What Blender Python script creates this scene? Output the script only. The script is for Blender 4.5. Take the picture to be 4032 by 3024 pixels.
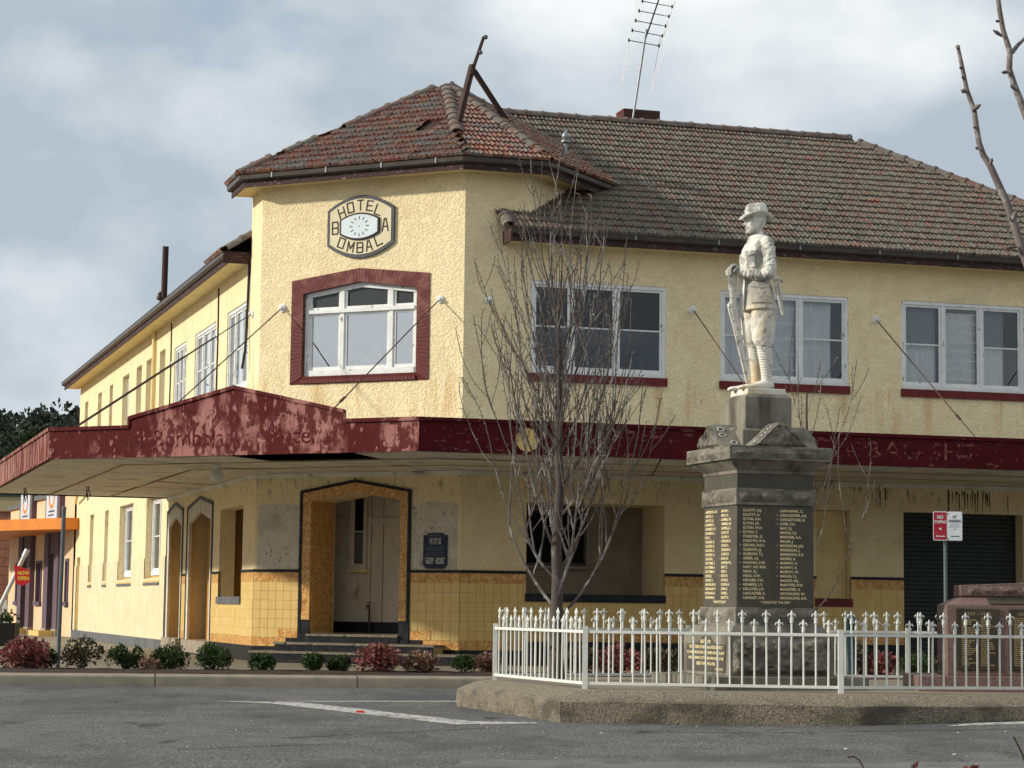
import bpy, bmesh, math, random
from mathutils import Vector, Matrix, noise
for _o in list(bpy.data.objects): bpy.data.objects.remove(_o)
SC = bpy.context.scene
COL = SC.collection
R_ = math.radians
# ---------------------------------------------------------------- camera
cam = bpy.data.cameras.new('camera'); camo = bpy.data.objects.new('camera', cam); COL.objects.link(camo)
cam.sensor_width = 36.0; cam.lens = 78.0; cam.clip_start = 0.1; cam.clip_end = 3000
camo.matrix_world = Matrix.Translation((0, 0, 1.5)) @ Matrix.Rotation(R_(90 + 5.75), 4, 'X') @ Matrix.Rotation(R_(0.714), 4, 'Z')
SC.camera = camo
# ---------------------------------------------------------------- sky and sun
SUN_HEAD, SUN_EL = R_(-99), R_(23)
W = bpy.data.worlds.new('World'); SC.world = W; W.use_nodes = True
wt = W.node_tree; wt.nodes.clear()
def wn(t, **k):
    n = wt.nodes.new(t)
    for a, b in k.items(): setattr(n, a, b)
    return n
sky = wn('ShaderNodeTexSky', sky_type='NISHITA', sun_disc=False, sun_elevation=SUN_EL, sun_rotation=SUN_HEAD, altitude=700, air_density=1.0, dust_density=1.5)
tc = wn('ShaderNodeTexCoord'); mp = wn('ShaderNodeMapping'); mp.inputs['Scale'].default_value = (1.0, 1.0, 1.7)
mp.inputs['Location'].default_value = (0.31, 0.12, 0.4)
n1 = wn('ShaderNodeTexNoise'); n1.inputs['Scale'].default_value = 2.6; n1.inputs['Detail'].default_value = 9; n1.inputs['Roughness'].default_value = .52; n1.inputs['Distortion'].default_value = .25
n2 = wn('ShaderNodeTexNoise'); n2.inputs['Scale'].default_value = 5.2; n2.inputs['Detail'].default_value = 8; n2.inputs['Roughness'].default_value = .5
cov = wn('ShaderNodeValToRGB'); cov.color_ramp.elements[0].position = .22; cov.color_ramp.elements[1].position = .36
shade = wn('ShaderNodeValToRGB'); e = shade.color_ramp.elements
e[0].position = .39; e[0].color = (3.15, 3.65, 4.15, 1); e[1].position = .62; e[1].color = (6.4, 6.55, 6.55, 1)
m1 = e.new(.5); m1.color = (4.6, 5.0, 5.3, 1)
mix = wn('ShaderNodeMix', data_type='RGBA'); bg = wn('ShaderNodeBackground'); out = wn('ShaderNodeOutputWorld')
L_ = wt.links.new
L_(tc.outputs['Generated'], mp.inputs['Vector'])
L_(mp.outputs[0], n1.inputs['Vector']); L_(mp.outputs[0], n2.inputs['Vector'])
L_(n1.outputs['Fac'], cov.inputs[0]); L_(n2.outputs['Fac'], shade.inputs[0])
L_(cov.outputs[0], mix.inputs[0]); L_(sky.outputs[0], mix.inputs[6]); L_(shade.outputs[0], mix.inputs[7])
L_(mix.outputs[2], bg.inputs[0]); bg.inputs[1].default_value = 0.1; L_(bg.outputs[0], out.inputs[0])
sun = bpy.data.lights.new('sun', 'SUN'); suno = bpy.data.objects.new('sun', sun); COL.objects.link(suno)
sun.energy = 2.75; sun.angle = R_(2.5); sun.color = (1.0, .93, .8)
sdir = Vector((math.sin(SUN_HEAD) * math.cos(SUN_EL), math.cos(SUN_HEAD) * math.cos(SUN_EL), math.sin(SUN_EL)))
suno.rotation_euler = sdir.to_track_quat('Z', 'Y').to_euler(); suno.location = sdir * 60
SC.view_settings.view_transform = 'Standard'; SC.view_settings.look = 'None'; SC.view_settings.gamma = 1
SC.view_settings.exposure = 0.56
# ---------------------------------------------------------------- materials
MATS = {}
def mk(name, c1, c2=None, sc=4.0, lo=.35, hi=.65, stretch=(1, 1, 1), rough=.7, bump=None, layers=(), metal=0, spec=.22, rnd=0, dist=0.0, detail=6):
    """two-tone noise colour, optional overlay layers (colour, scale, stretch, lo, hi, amount[, zlo, zhi]) and bump (scale, strength, distance[, distortion])"""
    m = bpy.data.materials.new(name); m.use_nodes = True; nt = m.node_tree; b = nt.nodes['Principled BSDF']; ln = nt.links.new
    g = nt.nodes.new('ShaderNodeNewGeometry')
    def nz(scale, st, d=6, di=0.0, r=.6):
        mpn = nt.nodes.new('ShaderNodeMapping'); mpn.inputs['Scale'].default_value = st; ln(g.outputs['Position'], mpn.inputs['Vector'])
        n = nt.nodes.new('ShaderNodeTexNoise'); n.inputs['Scale'].default_value = scale; n.inputs['Detail'].default_value = d; n.inputs['Distortion'].default_value = di; n.inputs['Roughness'].default_value = r
        ln(mpn.outputs[0], n.inputs['Vector']); return n.outputs['Fac']
    def mr(s, a, c):
        r = nt.nodes.new('ShaderNodeMapRange'); r.interpolation_type = 'SMOOTHSTEP'; ln(s, r.inputs[0]); r.inputs[1].default_value = a; r.inputs[2].default_value = c; return r.outputs[0]
    def mx(f, a, bb):
        x = nt.nodes.new('ShaderNodeMix'); x.data_type = 'RGBA'
        if isinstance(f, float): x.inputs[0].default_value = f
        else: ln(f, x.inputs[0])
        for i, v in ((6, a), (7, bb)):
            if isinstance(v, tuple): x.inputs[i].default_value = (*v, 1)
            else: ln(v, x.inputs[i])
        return x.outputs[2]
    def mul(a, bb):
        x = nt.nodes.new('ShaderNodeMath'); x.operation = 'MULTIPLY'
        for i, v in ((0, a), (1, bb)):
            if isinstance(v, (int, float)): x.inputs[i].default_value = v
            else: ln(v, x.inputs[i])
        return x.outputs[0]
    col = mx(mr(nz(sc, stretch, detail, dist), lo, hi), c1, c2 or c1)
    if rnd:
        oi = nt.nodes.new('ShaderNodeObjectInfo'); ad = nt.nodes.new('ShaderNodeMath'); ad.operation = 'ADD'; fr = nt.nodes.new('ShaderNodeMath'); fr.operation = 'FRACT'
        ln(oi.outputs['Random'], ad.inputs[0]); ln(g.outputs['Random Per Island'], ad.inputs[1]); ln(ad.outputs[0], fr.inputs[0])
        rp = nt.nodes.new('ShaderNodeValToRGB'); rp.color_ramp.interpolation = 'LINEAR'; el = rp.color_ramp.elements
        cols = rnd
        el[0].position = 0; el[0].color = (*cols[0], 1); el[1].position = 1; el[1].color = (*cols[-1], 1)
        for i, cc in enumerate(cols[1:-1]):
            q = el.new((i + 1) / (len(cols) - 1)); q.color = (*cc, 1)
        ln(fr.outputs[0], rp.inputs[0]); col = mx(.72, col, rp.outputs[0])
    sep = None
    for ly in layers:
        f = mul(mr(nz(ly[1], ly[2]), ly[3], ly[4]), ly[5])
        if len(ly) > 6:
            if sep is None: sep = nt.nodes.new('ShaderNodeSeparateXYZ'); ln(g.outputs['Position'], sep.inputs[0])
            f = mul(f, mr(sep.outputs['Z'], ly[6], ly[7]))
            if len(ly) > 8: f = mul(f, mr(sep.outputs['Z'], ly[9], ly[8]))
        col = mx(f, col, ly[0])
    ln(col, b.inputs['Base Color']); b.inputs['Roughness'].default_value = rough; b.inputs['Metallic'].default_value = metal
    b.inputs['Specular IOR Level'].default_value = spec
    if bump:
        bs = bump if isinstance(bump[0], tuple) else (bump,); prev = None
        for q in bs:
            bn = nt.nodes.new('ShaderNodeBump'); bn.inputs['Strength'].default_value = q[1]; bn.inputs['Distance'].default_value = q[2]
            hh = nz(q[0], (1, 1, 1), q[5] if len(q) > 5 else 4, q[3] if len(q) > 3 else 0.0)
            if len(q) > 4 and q[4]: hh = mr(hh, .5 - q[4], .5 + q[4])
            ln(hh, bn.inputs['Height'])
            if prev is not None: ln(prev, bn.inputs['Normal'])
            prev = bn.outputs[0]
        ln(prev, b.inputs['Normal'])
    MATS[name] = m
    return m
V1 = (1, 1, 1); VS = (6, 6, .5)
GRIME = (.16, .13, .07)
mk('stucco', (.90, .755, .47), (.85, .695, .415), 2.0, rough=.9, spec=.2, bump=((9.5, .6, .024, 2.0, .065, 2), (34, .25, .010)),
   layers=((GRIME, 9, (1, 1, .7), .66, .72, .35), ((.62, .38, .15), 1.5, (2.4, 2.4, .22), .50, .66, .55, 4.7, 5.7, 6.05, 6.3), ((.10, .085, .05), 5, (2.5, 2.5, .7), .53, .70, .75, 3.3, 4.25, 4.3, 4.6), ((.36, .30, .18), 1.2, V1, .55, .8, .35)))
mk('stucco_plain', (.80, .685, .43), (.745, .62, .37), 2.0, rough=.85, bump=((8.5, .6, .02, 2.0, .06, 2),), layers=((GRIME, 9, V1, .66, .74, .3),))  # plain stucco without the height-banded stains
mk('stucco_bare', (.70, .66, .55), (.62, .58, .47), 3.0, rough=.9, bump=((9, .7, .022, 2.2, .07, 2),), layers=((GRIME, 10, V1, .60, .66, .7), ((.34, .31, .24), 2, V1, .5, .7, .4)))
mk('cream_paint', (.72, .635, .425), (.66, .57, .365), 1.4, rough=.75, bump=((7, .35, .012, 1.5),), layers=(((.52, .42, .22), 1.2, VS, .52, .75, .45), ((.42, .36, .24), 3.2, (1, 1, 12), .56, .62, .55)))  # own cream colour of the painted brickwork
mk('cream_board', (.80, .64, .31), (.70, .55, .26), 2.5, rough=.7, layers=((GRIME, 6, V1, .62, .72, .4),))
mk('tile_yellow', (.74, .53, .20), (.66, .45, .15), 3, rough=.35, bump=(20, .1, .004), layers=(((.46, .29, .10), 3, VS, .54, .72, .5), ((.25, .18, .08), 22, V1, .66, .7, .4)), rnd=((.76, .56, .23), (.71, .50, .19), (.74, .53, .21), (.68, .46, .16)))
mk('tile_amber', (.50, .22, .05), (.74, .47, .18), 16, .42, .58, rough=.3, dist=1.5, bump=(30, .1, .004), layers=(((.26, .11, .03), 5, V1, .52, .72, .5),))
mk('tile_black', (.008, .009, .012), (.02, .022, .026), 6, rough=.35, spec=.2, layers=(((.16, .16, .15), 14, V1, .66, .75, .5),))
mk('grout', (.46, .34, .14), (.36, .26, .11), 8, rough=.9)
mk('grey_paint', (.10, .105, .115), (.15, .15, .155), 3, rough=.6, layers=(((.3, .28, .22), 12, V1, .64, .72, .6),))
mk('peel', (.098, .016, .016), (.078, .013, .013), 3, spec=.06, rough=.7, bump=(30, .25, .006), layers=(((.38, .17, .15), .8, (1, 1, .5), .46, .56, .9), ((.088, .015, .015), 4.5, (1, 1, .6), .47, .55, .92), ((.03, .012, .012), 11, V1, .62, .66, .85), ((.40, .20, .18), 8, (1, 1, .5), .58, .63, .75)))
mk('peel_dark', (.085, .009, .012), (.070, .008, .010), 2, spec=.06, rough=.7, bump=(30, .2, .005), layers=(((.30, .13, .12), 3, (1, 1, 4), .60, .68, .6), ((.03, .010, .012), 6, V1, .56, .68, .7), ((.33, .15, .14), 14, V1, .65, .69, .7)))
mk('peel_wood', (.11, .013, .013), (.13, .02, .018), 4, spec=.06, rough=.8, bump=(14, .5, .015), layers=(((.40, .24, .20), 2.2, (4, 4, .3), .46, .56, .85), ((.035, .018, .015), 2.6, (4, 4, .5), .54, .62, .85), ((.5, .42, .36), 3, (5, 5, .4), .64, .68, .9)))
mk('ghost_letter', (.078, .011, .012), (.092, .014, .014), 8, spec=.06, rough=.7, layers=(((.36, .15, .13), 7, V1, .52, .58, .5),))
mk('brick_paint', (.105, .014, .014), (.13, .022, .020), 9, rough=.6, spec=.3, bump=(40, .25, .004), layers=(((.25, .10, .075), 3, V1, .42, .6, .6, 7.1, 7.4),))
mk('mortar', (.09, .02, .018), (.12, .03, .025), 9, rough=.9)
mk('sill_red', (.12, .012, .012), (.15, .02, .018), 6, rough=.45)
mk('white_paint', (.78, .78, .76), (.70, .70, .68), 5, rough=.5, layers=(((.20, .17, .14), 11, (1, 1, .45), .63, .67, .85), ((.34, .32, .28), 4, V1, .60, .75, .4)))
mk('curtain', (.80, .81, .80), (.70, .72, .71), 5, rough=.9)
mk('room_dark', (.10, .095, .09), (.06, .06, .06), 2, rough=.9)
mk('recess_amber', (.36, .22, .07), (.28, .17, .055), 5, rough=.7, layers=((GRIME, 5, V1, .5, .7, .5),))
mk('mould', (.06, .05, .03), (.12, .10, .06), 8, rough=.95)
mk('tread', (.20, .175, .135), (.15, .13, .10), 6, rough=.8, layers=(((.40, .36, .28), 12, V1, .60, .66, .7),))
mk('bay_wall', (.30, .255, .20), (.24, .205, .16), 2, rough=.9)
mk('room_mid', (.70, .64, .53), (.62, .56, .46), 2, rough=.9, layers=((GRIME, 3, (2, 2, .8), .55, .75, .6),))
mk('etched', (.75, .77, .78), rough=.4)
mk('roof_turret', (.24, .075, .05), (.19, .09, .065), 6, rough=.30, bump=(30, .25, .006), rnd=((.33, .065, .04), (.13, .05, .04), (.38, .17, .07), (.24, .055, .04), (.30, .20, .10), (.10, .062, .052), (.25, .075, .05), (.16, .055, .045), (.20, .15, .11)),
   layers=(((.16, .155, .13), 2.4, V1, .49, .59, .8), ((.33, .33, .28), 14, V1, .58, .64, .7), ((.04, .035, .03), 9, V1, .60, .68, .6)))
mk('roof_wing', (.135, .095, .078), (.11, .098, .08), 3, rough=.85, bump=(24, .4, .01), rnd=((.13, .09, .075), (.18, .095, .075), (.10, .09, .075), (.155, .122, .098), (.12, .105, .088), (.21, .092, .067), (.11, .09, .074), (.165, .14, .11)),
   layers=(((.20, .205, .16), 4, V1, .47, .58, .75), ((.04, .035, .033), 4, V1, .54, .64, .7), ((.27, .08, .058), 1.3, V1, .63, .71, .7), ((.28, .28, .22), 18, V1, .60, .66, .55)))
mk('ridge_cap', (.14, .125, .11), (.17, .09, .07), 2.5, rough=.85, bump=(20, .4, .01), rnd=((.15, .13, .115), (.13, .12, .105), (.17, .095, .075), (.15, .138, .12)), layers=(((.22, .22, .19), 12, V1, .54, .62, .7),))
mk('gutter', (.075, .062, .05), (.055, .045, .038), 4, rough=.35, layers=(((.14, .12, .10), 10, V1, .62, .72, .4),))
mk('fascia_wood', (.045, .022, .022), (.06, .03, .028), 5, rough=.7, bump=(30, .4, .006), layers=(((.42, .38, .33), 9, (1, 1, 5), .60, .66, .7), ((.02, .012, .012), 4, V1, .5, .7, .6)))
mk('awning_soffit', (.74, .71, .61), (.64, .61, .51), 1.6, rough=.8, layers=(((.06, .05, .03), 4, V1, .58, .68, .6), ((.24, .20, .12), 1.3, V1, .52, .7, .45)))
mk('black_void', (.006, .006, .006), rough=.9)
mk('iron', (.065, .050, .042), (.10, .065, .048), 12, rough=.6, metal=.3)
mk('rust_iron', (.055, .028, .020), (.035, .022, .018), 8, rough=.7, layers=(((.12, .05, .025), 10, V1, .55, .7, .6),))
mk('galv', (.30, .32, .33), (.24, .26, .27), 8, rough=.45, metal=.5)
mk('pole_grey', (.10, .115, .12), (.13, .145, .15), 6, rough=.5)
mk('roller', (.045, .052, .055), (.035, .04, .043), 3, rough=.5)
mk('navy', (.012, .016, .05), rough=.35)
mk('photo_print', (.42, .42, .36), (.10, .10, .09), 24, .42, .58, rough=.4)
mk('dim_print', (.07, .075, .10), (.03, .035, .06), 60, rough=.4)
mk('clock_white', (.70, .76, .80), (.64, .70, .74), 3, rough=.3)
mk('sign_cream', (.74, .66, .45), (.68, .60, .40), 4, rough=.7, layers=((GRIME, 12, V1, .66, .72, .3),))
mk('sign_grey', (.07, .075, .085), (.10, .10, .105), 8, rough=.6, layers=(((.45, .42, .34), 16, V1, .66, .70, .7),))
mk('letter_black', (.03, .022, .022), rough=.6)
mk('concrete', (.34, .29, .225), (.27, .235, .18), 3, rough=.85, bump=((90, .3, .006), (8, .2, .01)), layers=(((.13, .11, .09), 3, V1, .58, .75, .5), ((.20, .18, .15), 90, V1, .55, .62, .4)))
mk('path', (.27, .23, .17), (.22, .19, .14), 1.2, rough=.85, bump=(60, .2, .006), layers=(((.20, .17, .12), 1.1, V1, .55, .75, .45),))
mk('aggregate', (.29, .25, .185), (.19, .165, .125), 34, .42, .58, rough=.95, bump=((45, 1.0, .03), (12, .4, .03)), layers=(((.52, .46, .36), 50, V1, .60, .64, .85), ((.05, .042, .033), 40, V1, .57, .62, .85), ((.075, .066, .052), 1.6, (1, 1, 1.5), .42, .62, .75, .46, .34)))  # dark lower layer: kerb stain deepened to paint in the front's shade
mk('asphalt', (.150, .150, .146), (.112, .113, .111), 1.1, rough=.9, bump=((42, 1.0, .025), (16, .5, .02)), layers=(((.40, .40, .38), 34, V1, .56, .62, .85), ((.016, .016, .017), 30, V1, .55, .60, .85), ((.075, .075, .076), .45, (1, .45, 1), .48, .60, .6), ((.19, .19, .183), .3, (1, .55, 1), .55, .67, .55), ((.03, .03, .03), 1.6, (1, .35, 1), .62, .70, .6)))
mk('asphalt_patch', (.19, .19, .18), (.14, .14, .136), 2, rough=.9, bump=(42, .9, .02), layers=(((.34, .34, .32), 40, V1, .58, .64, .7), ((.05, .05, .05), 34, V1, .56, .62, .6), ((.10, .10, .10), .8, V1, .5, .6, .6)))
mk('line_white', (.58, .57, .53), (.46, .45, .42), 8, rough=.8, bump=(42, .9, .02), layers=(((.09, .09, .09), 14, V1, .53, .60, .9), ((.16, .16, .155), 3, V1, .55, .66, .7)))
mk('mulch', (.045, .032, .026), (.09, .065, .05), 40, rough=.95, bump=(50, 1.0, .03))
mk('marble', (.74, .715, .645), (.65, .625, .555), 3, rough=.75, spec=.25, bump=((22, .3, .012), (70, .15, .004)), layers=(((.58, .42, .19), 2.4, (1, 1, .7), .42, .60, .65, 6.1, 5.4), ((.19, .19, .18), 4.5, (1, 1, .8), .46, .56, .8, 5.2, 5.9), ((.19, .18, .165), 8, V1, .56, .66, .65)))
mk('stone', (.25, .23, .185), (.19, .175, .14), 4, rough=.85, spec=.2, bump=((50, .25, .006), (9, .2, .01)), layers=(((.05, .047, .04), 1.8, (2, 2, .5), .42, .70, .75), ((.42, .40, .33), 7, V1, .66, .72, .4)))
mk('stone_die', (.098, .092, .074), (.08, .074, .06), 3, rough=.7, spec=.15, bump=(60, .1, .003), layers=(((.14, .13, .11), 2, VS, .55, .75, .4),))
mk('stone_rough', (.26, .24, .195), (.17, .157, .13), 5, rough=.95, spec=.2, bump=((14, .9, .05, .6), (45, .4, .012)), layers=(((.04, .037, .032), 2.0, (1.4, 1.4, .8), .44, .70, .7),))
mk('lichen', (.70, .71, .66), (.5, .52, .46), 20, rough=.95)
mk('lichen_dark', (.05, .05, .045), rough=.95)
mk('gold', (.95, .80, .46), (.88, .70, .36), 9, rough=.6)
mk('pink_granite', (.22, .14, .122), (.145, .09, .08), 60, .4, .6, rough=.4, layers=(((.34, .25, .22), 70, V1, .58, .64, .8), ((.045, .035, .035), 60, V1, .59, .64, .8)))
mk('pink_rough', (.23, .16, .14), (.13, .085, .075), 20, rough=.9, bump=((18, 1.0, .04, .5), (60, .5, .01)))
mk('bronze', (.085, .075, .055), (.06, .052, .04), 4, rough=.4, metal=.5)
mk('bronze_letter', (.40, .30, .15), rough=.4, metal=.5)
mk('fence_white', (.74, .75, .70), (.66, .67, .62), 5, rough=.4, layers=(((.30, .29, .25), 14, (1, 1, .6), .64, .72, .5),))
mk('bark', (.105, .085, .076), (.07, .06, .054), 14, rough=.9, stretch=(3, 3, .6), bump=(40, .9, .012), layers=(((.24, .235, .205), 6, (1, 1, .5), .56, .66, .6),))
mk('bark_twig', (.095, .078, .072), (.13, .11, .10), 7, rough=.85, layers=(((.30, .29, .26), 2.6, V1, .53, .61, .8),))  # pale layer paints silvery sunlit highlights onto the twigs
mk('branch_near', (.15, .118, .115), (.21, .18, .165), 18, rough=.6, bump=(60, .4, .004), layers=(((.36, .34, .31), 22, V1, .55, .62, .6),))
mk('leaf_green', (.03, .06, .016), (.05, .08, .024), 9, rough=.5, rnd=((.022, .046, .014), (.04, .07, .018), (.065, .10, .03), (.03, .055, .016)))
mk('leaf_brown', (.09, .075, .045), (.06, .06, .03), 9, rough=.6, rnd=((.10, .07, .05), (.05, .06, .025), (.13, .08, .055), (.07, .08, .035)))
mk('leaf_red', (.27, .065, .065), (.19, .075, .06), 9, rough=.55, rnd=((.34, .06, .075), (.19, .05, .05), (.40, .14, .12), (.13, .075, .045), (.34, .16, .13)))
mk('leaf_pale', (.30, .16, .12), (.20, .13, .09), 9, rough=.6, rnd=((.33, .18, .14), (.16, .12, .07), (.26, .12, .09), (.12, .10, .05)))
mk('gum_leaf', (.035, .046, .032), (.05, .06, .042), .2, rough=.9, spec=.1, rnd=((.03, .04, .03), (.045, .058, .04), (.06, .06, .046), (.038, .05, .036)))
mk('pine_leaf', (.018, .040, .014), (.03, .055, .018), .4, rough=.8, spec=.1, rnd=((.014, .030, .012), (.024, .048, .016), (.038, .066, .024)))
mk('hill_ground', (.045, .055, .03), (.07, .06, .04), .05, rough=.95)
mk('shop_wall', (.70, .52, .33), (.64, .47, .30), 1.5, rough=.8)
mk('shop_purple', (.13, .09, .12), (.11, .08, .105), 2, rough=.7)
mk('orange', (.66, .22, .03), (.60, .19, .03), 1.5, rough=.5)
mk('shop_sign', (.55, .62, .66), (.50, .57, .62), 1.5, rough=.4)
mk('yellow_paint', (.70, .50, .17), (.60, .42, .14), 8, rough=.7)
mk('red_flag', (.55, .02, .03), (.48, .015, .025), 3, rough=.5)
mk('flag_yellow', (.80, .60, .08), rough=.5)
mk('sign_white', (.74, .77, .79), (.68, .71, .73), 5, rough=.35)
mk('sign_red', (.34, .015, .035), (.40, .04, .06), 5, rough=.4)
mk('sign_ink', (.05, .055, .065), rough=.5)
mk('pvc_white', (.70, .70, .66), rough=.5)
mk('planter', (.015, .015, .016), rough=.7)
mk('bollard_green', (.02, .045, .045), rough=.45)
mk('wire', (.02, .018, .016), rough=.6)
mk('far_ground', (.09, .09, .055), (.11, .095, .06), .3, rough=.95)
mk('red_scrap', (.5, .03, .02), rough=.5)
mk('pebble', (.5, .48, .42), (.3, .28, .25), 20, rough=.8)
def glass(name, tint, mirror, rough=.02, bump=None):
    m = bpy.data.materials.new(name); m.use_nodes = True; nt = m.node_tree; nt.nodes.clear()
    o = nt.nodes.new('ShaderNodeOutputMaterial'); tr = nt.nodes.new('ShaderNodeBsdfTransparent'); gl = nt.nodes.new('ShaderNodeBsdfGlossy'); mxs = nt.nodes.new('ShaderNodeMixShader')
    fr = nt.nodes.new('ShaderNodeFresnel'); fr.inputs[0].default_value = 1.5; ad = nt.nodes.new('ShaderNodeMath'); ad.operation = 'ADD'; ad.inputs[1].default_value = mirror; ad.use_clamp = True
    tr.inputs[0].default_value = (*tint, 1); gl.inputs['Roughness'].default_value = rough; gl.inputs[0].default_value = (.92, .96, 1, 1)
    if bump:
        g = nt.nodes.new('ShaderNodeNewGeometry'); n = nt.nodes.new('ShaderNodeTexNoise'); n.inputs['Scale'].default_value = bump[0]; bn = nt.nodes.new('ShaderNodeBump'); bn.inputs['Strength'].default_value = bump[1]; bn.inputs['Distance'].default_value = bump[2]
        nt.links.new(g.outputs['Position'], n.inputs['Vector']); nt.links.new(n.outputs['Fac'], bn.inputs['Height']); nt.links.new(bn.outputs[0], gl.inputs['Normal'])
    nt.links.new(fr.outputs[0], ad.inputs[0]); nt.links.new(ad.outputs[0], mxs.inputs[0]); nt.links.new(tr.outputs[0], mxs.inputs[1]); nt.links.new(gl.outputs[0], mxs.inputs[2]); nt.links.new(mxs.outputs[0], o.inputs[0])
    MATS[name] = m
glass('glass', (.98, .98, .98), .0)
glass('glass_sky', (.30, .32, .34), .46, .015, (2.2, .06, .02))
glass('frosted', (.16, .16, .165), .02, .30, (70, .5, .004))
glass('frosted_pale', (.74, .75, .76), .02, .30, (70, .5, .004))
# ---------------------------------------------------------------- builders
class MB:
    """collects faces (world coordinates) for one mesh object"""
    def __init__(s): s.v = []; s.f = []
    def poly(s, pts):
        i = len(s.v); s.v += [tuple(p) for p in pts]; s.f.append(tuple(range(i, i + len(pts)))); return s
    def hexa(s, c):
        i = len(s.v); s.v += [tuple(p) for p in c]
        for q in ((0, 3, 2, 1), (4, 5, 6, 7), (0, 1, 5, 4), (1, 2, 6, 5), (2, 3, 7, 6), (3, 0, 4, 7)): s.f.append(tuple(i + k for k in q))
        return s
    def grid(s, rows, closed=False, cap=False):
        i = len(s.v); n = len(rows[0])
        for r in rows: s.v += [tuple(p) for p in r]
        for a in range(len(rows) - 1):
            for b in range(n if closed else n - 1):
                b2 = (b + 1) % n
                s.f.append((i + a * n + b, i + a * n + b2, i + (a + 1) * n + b2, i + (a + 1) * n + b))
        if cap:
            s.f.append(tuple(i + k for k in range(n))[::-1]); s.f.append(tuple(i + (len(rows) - 1) * n + k for k in range(n)))
        return s
    def tube(s, pts, rad, n=6, cap=True):
        pts = [Vector(p) for p in pts]
        if not isinstance(rad, (list, tuple)): rad = [rad] * len(pts)
        rows = []; ref = None
        for k, p in enumerate(pts):
            t = (pts[min(k + 1, len(pts) - 1)] - pts[max(k - 1, 0)])
            if t.length < 1e-9: t = Vector((0, 0, 1))
            t.normalize()
            if ref is None: ref = Vector((1, 0, 0)) if abs(t.x) < .8 else Vector((0, 1, 0))
            a = (ref - t * ref.dot(t)).normalized(); ref = a; b = t.cross(a)
            rows.append([p + (a * math.cos(2 * math.pi * j / n) + b * math.sin(2 * math.pi * j / n)) * rad[k] for j in range(n)])
        return s.grid(rows, True, cap)
    def lathe(s, c, prof, n=12):
        c = Vector(c); return s.grid([[c + Vector((r * math.cos(2 * math.pi * j / n), r * math.sin(2 * math.pi * j / n), z)) for j in range(n)] for r, z in prof], True, True)
class Frame:
    def __init__(s, o, d, n): s.o = Vector((*o, 0)); s.d = Vector((*d, 0)).normalized(); s.n = Vector((*n, 0)).normalized()
    def P(s, u, o, z): return s.o + s.d * u + s.n * o + Vector((0, 0, z))
    def rot(s):    # local x = along, y = into the wall, z = up
        return Matrix((s.d, -s.n, Vector((0, 0, 1)))).transposed().to_4x4()
def hv(a): return (math.sin(R_(a)), math.cos(R_(a)))
CLp, CRp = (-5.2935, 46.1135), (-.9818, 44.0)
dRv = (.96075, .27741); dLv = (-.30414, .95263)
R = Frame(CRp, dRv, (.27741, -.96075)); C = Frame(CLp, (.89792, -.44015), (-.44015, -.89792)); L = Frame(CLp, dLv, (-.95263, -.30414))
CW = 4.802
def fbox(mb, F, u0, u1, o0, o1, z0, z1):
    P = F.P
    return mb.hexa([P(u0, o1, z0), P(u1, o1, z0), P(u1, o0, z0), P(u0, o0, z0), P(u0, o1, z1), P(u1, o1, z1), P(u1, o0, z1), P(u0, o0, z1)])
def fprism(mb, F, pts, o0, o1):
    """extrude a polygon given in (u, z) between two offsets"""
    n = len(pts); f0 = [F.P(u, o1, z) for u, z in pts]; f1 = [F.P(u, o0, z) for u, z in pts]
    i = len(mb.v); mb.v += [tuple(p) for p in f0 + f1]
    mb.f.append(tuple(range(i, i + n))); mb.f.append(tuple(range(i + 2 * n - 1, i + n - 1, -1)))
    for k in range(n):
        k2 = (k + 1) % n; mb.f.append((i + k, i + n + k, i + n + k2, i + k2))
    return mb
def hprism(mb, pts, z0, z1):
    n = len(pts); i = len(mb.v)
    mb.v += [(p[0], p[1], z0) for p in pts] + [(p[0], p[1], z1) for p in pts]
    mb.f.append(tuple(range(i + n - 1, i - 1, -1))); mb.f.append(tuple(range(i + n, i + 2 * n)))
    for k in range(n):
        k2 = (k + 1) % n; mb.f.append((i + k, i + k2, i + n + k2, i + n + k))
    return mb
def origin(o): return Vector(o.get('_w', (0, 0, 0))) if o else Vector((0, 0, 0))
def link(name, me, mat, parent, base):
    o = bpy.data.objects.new(name, me); COL.objects.link(o)
    if mat and not me.materials: me.materials.append(MATS[mat])
    if parent: o.parent = parent
    o['_w'] = list(base); return o
def obj(name, mb, mat, parent=None, smooth=None, bevel=0, loc=None, weld=False, fix=True):
    """one mesh object; vertices come in world coordinates and are stored relative to the thing's base"""
    base = origin(parent) if parent else Vector(loc or (0, 0, 0))
    me = bpy.data.meshes.new(name); me.from_pydata([tuple(Vector(p) - base) for p in mb.v], [], mb.f); me.update()
    if weld or fix:
        b = bmesh.new(); b.from_mesh(me)
        if weld: bmesh.ops.remove_doubles(b, verts=b.verts, dist=1e-4)
        if fix: bmesh.ops.recalc_face_normals(b, faces=b.faces)
        b.to_mesh(me); b.free()
    if smooth: me.shade_smooth(); me.set_sharp_from_angle(angle=R_(smooth))
    o = link(name, me, mat, parent, base)
    if not parent: o.location = base
    if bevel:
        m = o.modifiers.new('bevel', 'BEVEL'); m.width = bevel; m.segments = 2; m.limit_method = 'ANGLE'; m.angle_limit = R_(40)
    return o
def inst(name, me, mat, parent, mtx, base=None):
    """a part that shares mesh data, placed by a world matrix (parent chain is never rotated)"""
    w = origin(parent); o = link(name, me, mat, parent, w)
    o.matrix_local = Matrix.Translation(-w) @ mtx
    return o
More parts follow.
